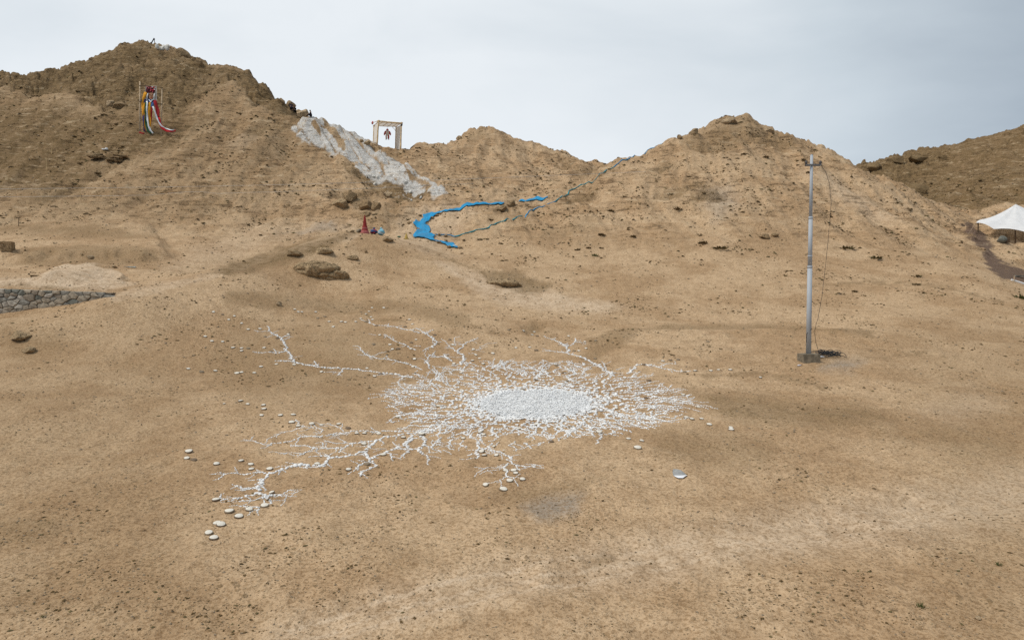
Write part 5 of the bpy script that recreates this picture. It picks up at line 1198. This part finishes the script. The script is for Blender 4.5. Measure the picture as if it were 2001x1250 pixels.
# ------------------------------------------------------------------ people
m_skin = plain('skin', (.34, .19, .12), .6, .3, .1); m_hair = plain('black_hair', (.015, .013, .012), .6, .3, .1)
def person(p, rz, top_mat, leg_mat, label, lean=.1, scarf=None):
    root = tag(empty('person', p, rz), label, 'person')
    J = {'pel': (0, 0, .13), 'bel': (.02, 0, .32), 'chs': (.05, 0, .52), 'nek': (.07, 0, .66), 'hd0': (.08, 0, .73), 'hd1': (.085, 0, .82),
         'sl': (.05, .18, .58), 'el': (.16, .24, .36), 'wl': (.36, .14, .34), 'hl': (.44, .10, .34), 'sr': (.05, -.18, .58), 'er': (.16, -.24, .36), 'wr': (.36, -.14, .34), 'hr': (.44, -.10, .34),
         'pl': (.0, .10, .12), 'kl': (.40, .16, .40), 'al': (.58, .14, .06), 'fl': (.72, .15, .04), 'pr': (.0, -.10, .12), 'kr': (.40, -.16, .40), 'ar': (.58, -.14, .06), 'fr': (.72, -.15, .04)}
    RAD = {'pel': .16, 'bel': .145, 'chs': .155, 'nek': .055, 'hd0': .085, 'hd1': .09, 'sl': .075, 'el': .05, 'wl': .04, 'hl': .035, 'sr': .075, 'er': .05, 'wr': .04, 'hr': .035, 'pl': .10, 'kl': .075, 'al': .05, 'fl': .04, 'pr': .10, 'kr': .075, 'ar': .05, 'fr': .04}
    E = [('pel','bel'),('bel','chs'),('chs','nek'),('nek','hd0'),('hd0','hd1'),('chs','sl'),('sl','el'),('el','wl'),('wl','hl'),('chs','sr'),('sr','er'),('er','wr'),('wr','hr'),('pel','pl'),('pl','kl'),('kl','al'),('al','fl'),('pel','pr'),('pr','kr'),('kr','ar'),('ar','fr')]
    names = list(J); mm = bpy.data.meshes.new('body'); mm.from_pydata([(J[q][0] + lean*max(0, J[q][2]-.2), J[q][1], J[q][2]) for q in names], [(names.index(a), names.index(b)) for a, b in E], [])
    o = link('body', mm, root); sk_ = o.modifiers.new('skin', 'SKIN'); sk_.use_smooth_shade = True
    lay_ = mm.skin_vertices[0] if mm.skin_vertices else None
    if lay_ is None:
        bm_ = bmesh.new(); bm_.from_mesh(mm); bm_.verts.layers.skin.verify(); bm_.to_mesh(mm); bm_.free(); lay_ = mm.skin_vertices[0]
    for i, q in enumerate(names): lay_.data[i].radius = (RAD[q], RAD[q]); lay_.data[i].use_root = (q == 'pel')
    sb = o.modifiers.new('smooth', 'SUBSURF'); sb.levels = sb.render_levels = 1
    # one body, coloured by region: skin on the head and hands, trousers below the waist
    nt = NT_('person_surface', .85, .15); sx_ = nt.n('ShaderNodeSeparateXYZ'); nt.l(nt.co, sx_.inputs['Vector'])
    c1 = nt.mix(nt.rng(sx_.outputs['Z'], .20, .24), leg_mat, top_mat); c1 = nt.mix(nt.rng(sx_.outputs['Z'], .66, .68), c1, (.34, .19, .12)); c1 = nt.mix(nt.mul(nt.rng(sx_.outputs['X'], .43, .44), nt.rng(sx_.outputs['Z'], .29, .30)), c1, (.34, .19, .12))
    nt.done(c1); mm.materials.append(nt.m)
    hx = .085 + lean*.6
    mb = MB(); vs, fs = rock_shape(91, 3, 0, .03, .1); vs = vs*np.array((.105, .10, .095)); vs = vs[:, :]; mb.add(vs.tolist(), [f_ for f_ in fs if sum(vs[i][2]*1.1 - vs[i][0]*.9 for i in f_)/3 > -.015]); h_ = mb.build('hair', m_hair, root, True); h_.location = (hx, 0, .83)
    mb = MB(); mb.lathe([(.014, 0), (.02, .02), (.008, .05)], 6); ns = mb.build('nose', m_skin, root, True); ns.location = (hx+.095, 0, .77)
    for sy in (-1, 1):
        mb = MB(); mb.box((-.012, -.01, -.01), (.012, .01, .01)); e_ = mb.build('eye', m_hair, root); e_.location = (hx+.085, sy*.035, .805)
    if scarf:
        mb = MB(); mb.tube([(.17+lean*.4, .10, .44), (.13+lean*.5, .13, .58), (.02+lean*.5, .10, .67), (-.03+lean*.5, 0, .68), (.02+lean*.5, -.10, .67), (.13+lean*.5, -.13, .58), (.18+lean*.4, -.06, .46)], .045, 6); mb.build('scarf', scarf, root, True)
    return root
p = hit(608, 229, 90, 100); p = Vector(at(608.5, 229, p.y)); p.z = float(height(p.x, p.y)) - .02
person(p, R(205), (.016, .015, .02), (.02, .018, .02), 'person in black sitting on top of the whitewashed slab, scarf round shoulders', .12, cloth('tan_scarf', (.42, .28, .22)))
p = hit(570, 215.5, 90, 104); person(p + Vector((0, -.2, .02)), R(-60), (.018, .03, .06), (.015, .015, .02), 'person in dark blue crouched under the skyline crag', .2)
p = hit(578, 218.5, 90, 104); person(p + Vector((0, -.2, .02)), R(-110), (.022, .018, .018), (.015, .012, .012), 'person in black sitting right of the one in dark blue', .15)
# ------------------------------------------------------------------ white tent and the things by the dark path on the right
tY = 71.5
def tp(u, v, d=0.0): return Vector(at(u, v, tY + d))
ta = tp(1985, 399, 2.6); c = [tp(1907, 435, 0.0), tp(1942, 447.5, -1.2), tp(2005, 453.5, -2.2), tp(2075, 452, -1.6), tp(2110, 441, 1.5), tp(2068, 434, 6), tp(1985, 430, 7), tp(1922, 431, 5)]
base = Vector((ta.x, ta.y, float(height(ta.x, ta.y)))); tent = tag(empty('canopy_tent', base), 'white canopy tent with pointed top at the right edge', 'tent')
rows = []; nS = 8
for j in range(nS+1):
    t = j/nS; row = []
    for i in range(len(c)*4+1):
        a = c[(i//4) % len(c)]; b = c[(i//4+1) % len(c)]; f = (i % 4)/4; e_ = a.lerp(b, f) + Vector((0, 0, .18*math.sin(math.pi*f)))
        q = ta.lerp(e_, t); q.z -= .5*math.sin(math.pi*t)*(.55+.1*math.sin(i*1.57)); row.append(q - base)
    rows.append(row)
mb = MB(); mb.sheet(rows); mb.build('canopy', M_canvas, tent, True)
mb = MB(); mb.tube([(0, 0, -.2), ta-base + Vector((0, 0, .12))], .05, 8); mb.build('center_pole', M_wood, tent)
fp_ = tp(1984, 450, -1.6); mb = MB(); mb.tube([hit(1984, 475, 55, 90)-base + Vector((0, 0, -.1)), fp_-base], .06, 8); mb.build('post', M_darkw, tent)
for q in (c[4], c[6], c[0] + Vector((.3, .1, 0))):
    g0 = gpt(q.x, q.y, -.1); mb = MB(); mb.tube([g0-base, q-base], .06, 8); mb.build('post', M_darkw, tent)
for q, du, dv in ((c[0], -12, 0), (c[2], 10, 0)):
    e_ = q + Vector((du*.08, -.4, 0)); e_.z = float(height(e_.x, e_.y)); mb = MB(); mb.tube([q-base, e_-base], .012, 5); mb.build('guy_rope', M_wood, tent)
def hump(u, v, w, h_, mat, label, seed, cat, name, ymin=50, ymax=90): return rock(u, v, w, h_, label, seed, mat, cat, name, None, .8, .3, 0.1, 0, 3, ymin, ymax, cuts=5, rough=.05)
p = hit(1957, 473, 55, 90); s_ = p.y/F; tarp = tag(empty('covered_load', p), 'dark grey-green covered load on ground below the tent', 'load')
mb = MB(); vs, fs = rock_shape(812, 3, 6, .04, .3); q = vs*np.array((.52, .4, .36)); q[:, 2] += .25; mb.add(q.tolist(), fs); mb.build('tarpaulin', plain('grey_green_tarp', (.17, .17, .14), .7, .3, .3, 4), tarp, True)
mb = MB(); mb.box((.30, -.25, -.05), (.62, .3, .5), None, .03); mb.build('dark_box', M_darkw, tarp)
p = hit(1976, 551, 40, 62); s_ = p.y/F; rail = tag(empty('white_rail', p), 'white painted beam lying by a short stake at right edge', 'beam')
e_ = Vector((1.6, .1, 0)); e_.z = float(height(p.x+1.6, p.y+.1)) - p.z + .14
mb = MB(); mb.tube([Vector((0, 0, .18)), e_*.5 + Vector((0, 0, .10)), e_], [.075]*3, 4); mb.build('beam', M_canvas, rail)
mb = MB(); mb.tube([(.15, -.1, -.2), (.15, -.1, .5)], .03, 6); mb.build('stake', M_wood, rail)
p = hit(1988, 541, 40, 66); mb = MB(); mb.box((-.2, -.1, 0), (1.3, .12, .1), Matrix.Rotation(.05, 4, 'Z'), .02)
tag(mb.build('grey_plank', plain('grey_wood', (.25, .24, .21), .8, .2, .3, 6), None, False, p + Vector((0, 0, .03))), 'weathered grey plank across foot of the dark path', 'plank')

# ------------------------------------------------------------------ wires strung over the left slope, survey stakes
M_wire = plain('pale_twine', (.55, .52, .48), .6, .3, .2, 1.0)
for (a, b, lab) in ((at(-380, 371, 64), np.array(hit(1262, 341, 60)) + np.array((0, 0, .3)), 'upper of two pale wires strung across the left slope'), (at(-380, 385, 63.5), np.array(hit(925, 364, 60)) + np.array((0, 0, .3)), 'lower of two pale wires strung across the left slope')):
    pts = []
    for t in np.linspace(0, 1, 40):
        q = a*(1-t) + b*t; q[2] -= .5*math.sin(math.pi*t); q[2] = max(q[2], float(height(q[0], q[1])) + .25); pts.append(q)
    mb = MB(); mb.tube(pts, .013, 5); tag(mb.build('strung_wire', M_wire), lab, 'wire')
for (u, v0, v1, lab, mt) in ((91, 333, 308, 'tallest bare wooden stake on the left hillside', M_wood2), (167.5, 334, 319, 'short wooden stake right of the tallest one', M_wood2), (101, 301, 291, 'thin stake above the tallest one', M_wood2), (111.5, 299, 291, 'thin stake right above the tallest one', M_wood2),
                             (157, 388, 366, 'thin stake just below the upper wire at left', M_wood2), (217, 388, 368, 'thin stake right of the heap slope under both wires', M_wood2), (36.5, 442, 426, 'dark stake with crosspiece at far left', M_darkw)):
    p = hit(u, v0, 50); h_ = (v0-v1)*p.y/F; mb = MB(); mb.tube([(0, 0, -.15), (random.uniform(-.03, .03), 0, h_)], [.035, .03], 6)
    if mt is M_darkw: mb.box((-.2, -.03, h_-.05), (.16, .03, h_+.03))
    tag(mb.build('stake', mt, None, False, p), lab, 'stake', 'stakes on the left hillside')

# ------------------------------------------------------------------ plants
M_scrub = plain('dry_scrub', (.150, .098, .044), .95, .1, .4, 9); M_scrub2 = plain('grey_green_scrub', (.165, .130, .060), .95, .1, .35, 9); M_grass = plain('green_grass', (.105, .125, .045), .9, .1, .3, 12)
def tuft_mesh(seed, n_, spread, hgt, width, mats, name='foliage'):
    r_ = random.Random(seed); mb = MB()
    for k in range(n_):
        a = r_.uniform(0, 6.3); d = spread*math.sqrt(r_.random()); x, y = d*math.cos(a), d*math.sin(a); h_ = hgt*r_.uniform(.45, 1.1)*(1-.5*(d/spread)**2); lx, ly_ = x*.7 + r_.uniform(-.2, .2)*hgt, y*.7 + r_.uniform(-.2, .2)*hgt
        b = r_.uniform(0, 6.3); wx_, wy_ = math.cos(b)*width/2, math.sin(b)*width/2
        mb.add([(x-wx_, y-wy_, -.05*hgt), (x+wx_, y+wy_, -.05*hgt), (x+lx*.5+wx_*.8, y+ly_*.5+wy_*.8, h_*.6), (x+lx, y+ly_, h_), (x+lx*.5-wx_*.8, y+ly_*.5-wy_*.8, h_*.6)], [(0, 1, 2, 4), (4, 2, 3)])
    return mb.mesh(name, mats, False)
TM = [tuft_mesh(k, 70, .5, .75, .16, M_scrub) for k in range(4)]; TG = [tuft_mesh(20+k, 70, .5, .75, .15, M_scrub2) for k in range(3)]; GR = [tuft_mesh(30+k, 46, .34, 1.0, .06, M_grass) for k in range(2)]
BUSH = [(1175,460,12,'S','dry bush, leftmost of the pair on lower right slope'),(1237,463,10,'S','dry bush, right one of the pair on lower right slope'),(1373,476,14,'S','wide dry bush on lower slope left of pole'),(1128,489,9,'S','dry bush left of the green tuft'),(1150,485,8,'S','dry bush above left of the green tuft'),
 (1163,500,10,'G','bright green tuft on flat below right hill'),(1175,485,7,'S','dry bush above the green tuft'),(938,468,9,'T','dry bush below the narrow blue strip'),(950,467,8,'T','dry bush next to another below the narrow blue strip'),(1325,410,13,'S','dark bush on rock ledge of the right hill'),(958,431,9,'S','dark bush by the layered rocks'),
 (1193,413,10,'S','dark bush halfway up right hill left flank'),(184,266,5,'S','small bush on left hill beside the frame'),(228,244,7,'S','dark bush on left hill above the slab heap'),(190,340,9,'S','round bush right below the slab heap'),(146,268,6,'S','small bush left of the portrait frame'),(155,320,6,'S','small bush left of the slab heap'),
 (1313,693,6,'S','small dry tuft behind the ring, right'),(1640,574,7,'S','tuft right of the pole at its middle'),(1670,570,9,'S','low tuft near the hanging cable, farther right'),(1798,1185,22,'GR','green grass clump in the lower right'),(1953,1104,17,'GR','green grass clump near right edge'),(1420,1118,9,'S','dark tuft at edge of the pale track'),
 (1446,1158,7,'S','small dark tuft below the pale track'),(1100,1240,10,'GR','grass tuft at the bottom edge'),(1998,583,22,'G','dark green bush cut by the right edge'),(1497,308,9,'S','dark bush high on right hill'),(1453,302,8,'S','dark bush near right summit'),(1345,346,9,'T','bush under the right summit, left'),(1580,338,9,'S','dark bush on right hill behind pole'),
 (1310,380,9,'T','grey bush on ledge of the right hill'),(1500,465,7,'T','grey bush by the low dark rock'),(1408,486,22,'T','spreading grey bush on lower slope left of pole'),(1655,486,24,'T','spreading grey bush on slope right of pole'),(510,460,6,'S','bush left of the spur crest'),(1105,368,6,'T','bush between middle and right hills'),
 (1710,505,20,'T','flat grey bush right of pole'),(1790,540,16,'T','flat brown bush on the right plain'),(1790,556,14,'T','second flat brown bush on right plain, lower one'),(66,1180,10,'GR','small green tuft in lower left'),(85,1205,14,'GR','green tuft in lower left corner by pale stone'),(700,1165,8,'S','dark tuft in the sand at bottom left of the track'),
 (282,1035,7,'S','dark tuft on sand left of the lowest cobbles'),(845,1020,8,'S','lone dark tuft on open sand in front'),(743,1000,6,'S','small dark tuft on open sand in front')]
random.seed(8)
for (u, v, w, k, lab) in BUSH:
    p = hit(u, v); s_ = p.y/F; pool = {'S': TM, 'T': TG, 'G': TG, 'GR': GR}[k]; r_ = w*s_; root = tag(empty('shrub' if k != 'GR' else 'grass_tuft', p - Vector((0, 0, .02)), random.uniform(0, 6)), lab, 'shrub' if k != 'GR' else 'grass', 'shrubs and tufts on the slopes')
    o = link('foliage', random.choice(pool), root); o.scale = (r_, r_, r_*(.72 if k != 'T' else .45))
    if k == 'G': o.data = o.data.copy(); o.data.materials[0] = M_grass
    mb = MB(); mb.tube([(0, 0, -.05), (.02*r_, 0, .25*r_)], [.05*r_, .03*r_], 5); mb.build('stem', M_scrub, root)
# low scrub, clods and pebbles strewn over the ground (far too many to count)
def sample(n_, dens, seed):
    """random ground points in the part of the sheet that is in view, kept with probability dens"""
    r_ = np.random.default_rng(seed); gi = r_.uniform(0, 1, n_); lo, hi = math.log(9.5), math.log(125)
    vv = r_.uniform(0, 1, n_); Ys = np.exp(lo + (hi-lo)*vv); ts = r_.uniform(-.76, .76, n_)
    gx = np.interp(ts, tt, np.arange(len(tt))).astype(int); gy = np.interp(np.log(Ys), ly, np.arange(len(ly))).astype(int)
    keep = r_.uniform(0, 1, n_) < dens[gy, gx]; Xs, Ys = (ts*Ys)[keep], Ys[keep]; return Xs, Ys, height(Xs, Ys)
patch = np.clip(fbm(X32*.45, Y32*.45, 4, 201)*2.6 + .15, 0, 1)*np.clip(fbm(X32*.11, Y32*.11, 3, 207)*1.8+.75, .15, 1.3)
in_ring = sstep(7.4, 6.0, np.hypot(XX-CX, YY-CY)) ; nowhite = 1 - np.clip(slab*1.4, 0, 1)
dens = np.clip(scrub, 0, 1)*patch**1.4*(.42+.58*sstep(16, 34, YY))*(1-.85*in_ring)*nowhite*(1-.7*np.clip(pale, 0, 1))*(1-path)*(1-sstep(40, 32, YY)*sstep(16, 21, YY)*.55)
nr_ = np.random.default_rng(77)
tri8v = np.array([(1,0,0),(-1,0,0),(0,1,0),(0,-1,0),(0,0,1),(0,0,-.6)], float); tri8f = [(0,2,4),(2,1,4),(1,3,4),(3,0,4),(2,0,5),(1,2,5),(3,1,5),(0,3,5)]
OCT = [tri8v*nr_.uniform(.6, 1.3, (6, 1)) + nr_.uniform(-.18, .18, (6, 3)) for _ in range(10)]
xs, ys, zs_ = sample(150000, dens, 11); parts = []
for i in range(len(xs)):
    r_ = (.006 + .00085*ys[i])*random.choice((.5, .5, .65, .8, .8, 1, 1.2, 1.9))*(1.25 if ys[i] > 55 else 1.0); parts.append((place_arr(OCT[i % 10], xs[i], ys[i], zs_[i]+r_*.2, (r_*1.5, r_, r_*.6), random.uniform(0, 6.3)), tri8f, 0 if random.random() < .72 else 1))
mass('low_scrub', parts, [M_scrub, M_scrub2], 'tiny dry scrub cushions speckling the slopes'); print('scrub', len(parts))
d2 = np.clip(patch*1.2 + .25, 0, 1)*(1-.8*in_ring)*nowhite
xs, ys, zs_ = sample(24000, d2*.8, 12); parts = []
for i in range(len(xs)):
    r_ = (.006 + .0011*ys[i])*random.uniform(.5, 1.5); parts.append((place_arr(OCT[(i*3) % 10], xs[i], ys[i], zs_[i]+r_*.15, (r_*1.2, r_, r_*.7), random.uniform(0, 6.3)), tri8f, random.choice((0, 0, 1, 2))))
mass('loose_pebbles', parts, [M_rock, M_rockg, M_cob2], 'loose brown pebbles and clods scattered on the bare ground'); print('pebbles', len(parts))
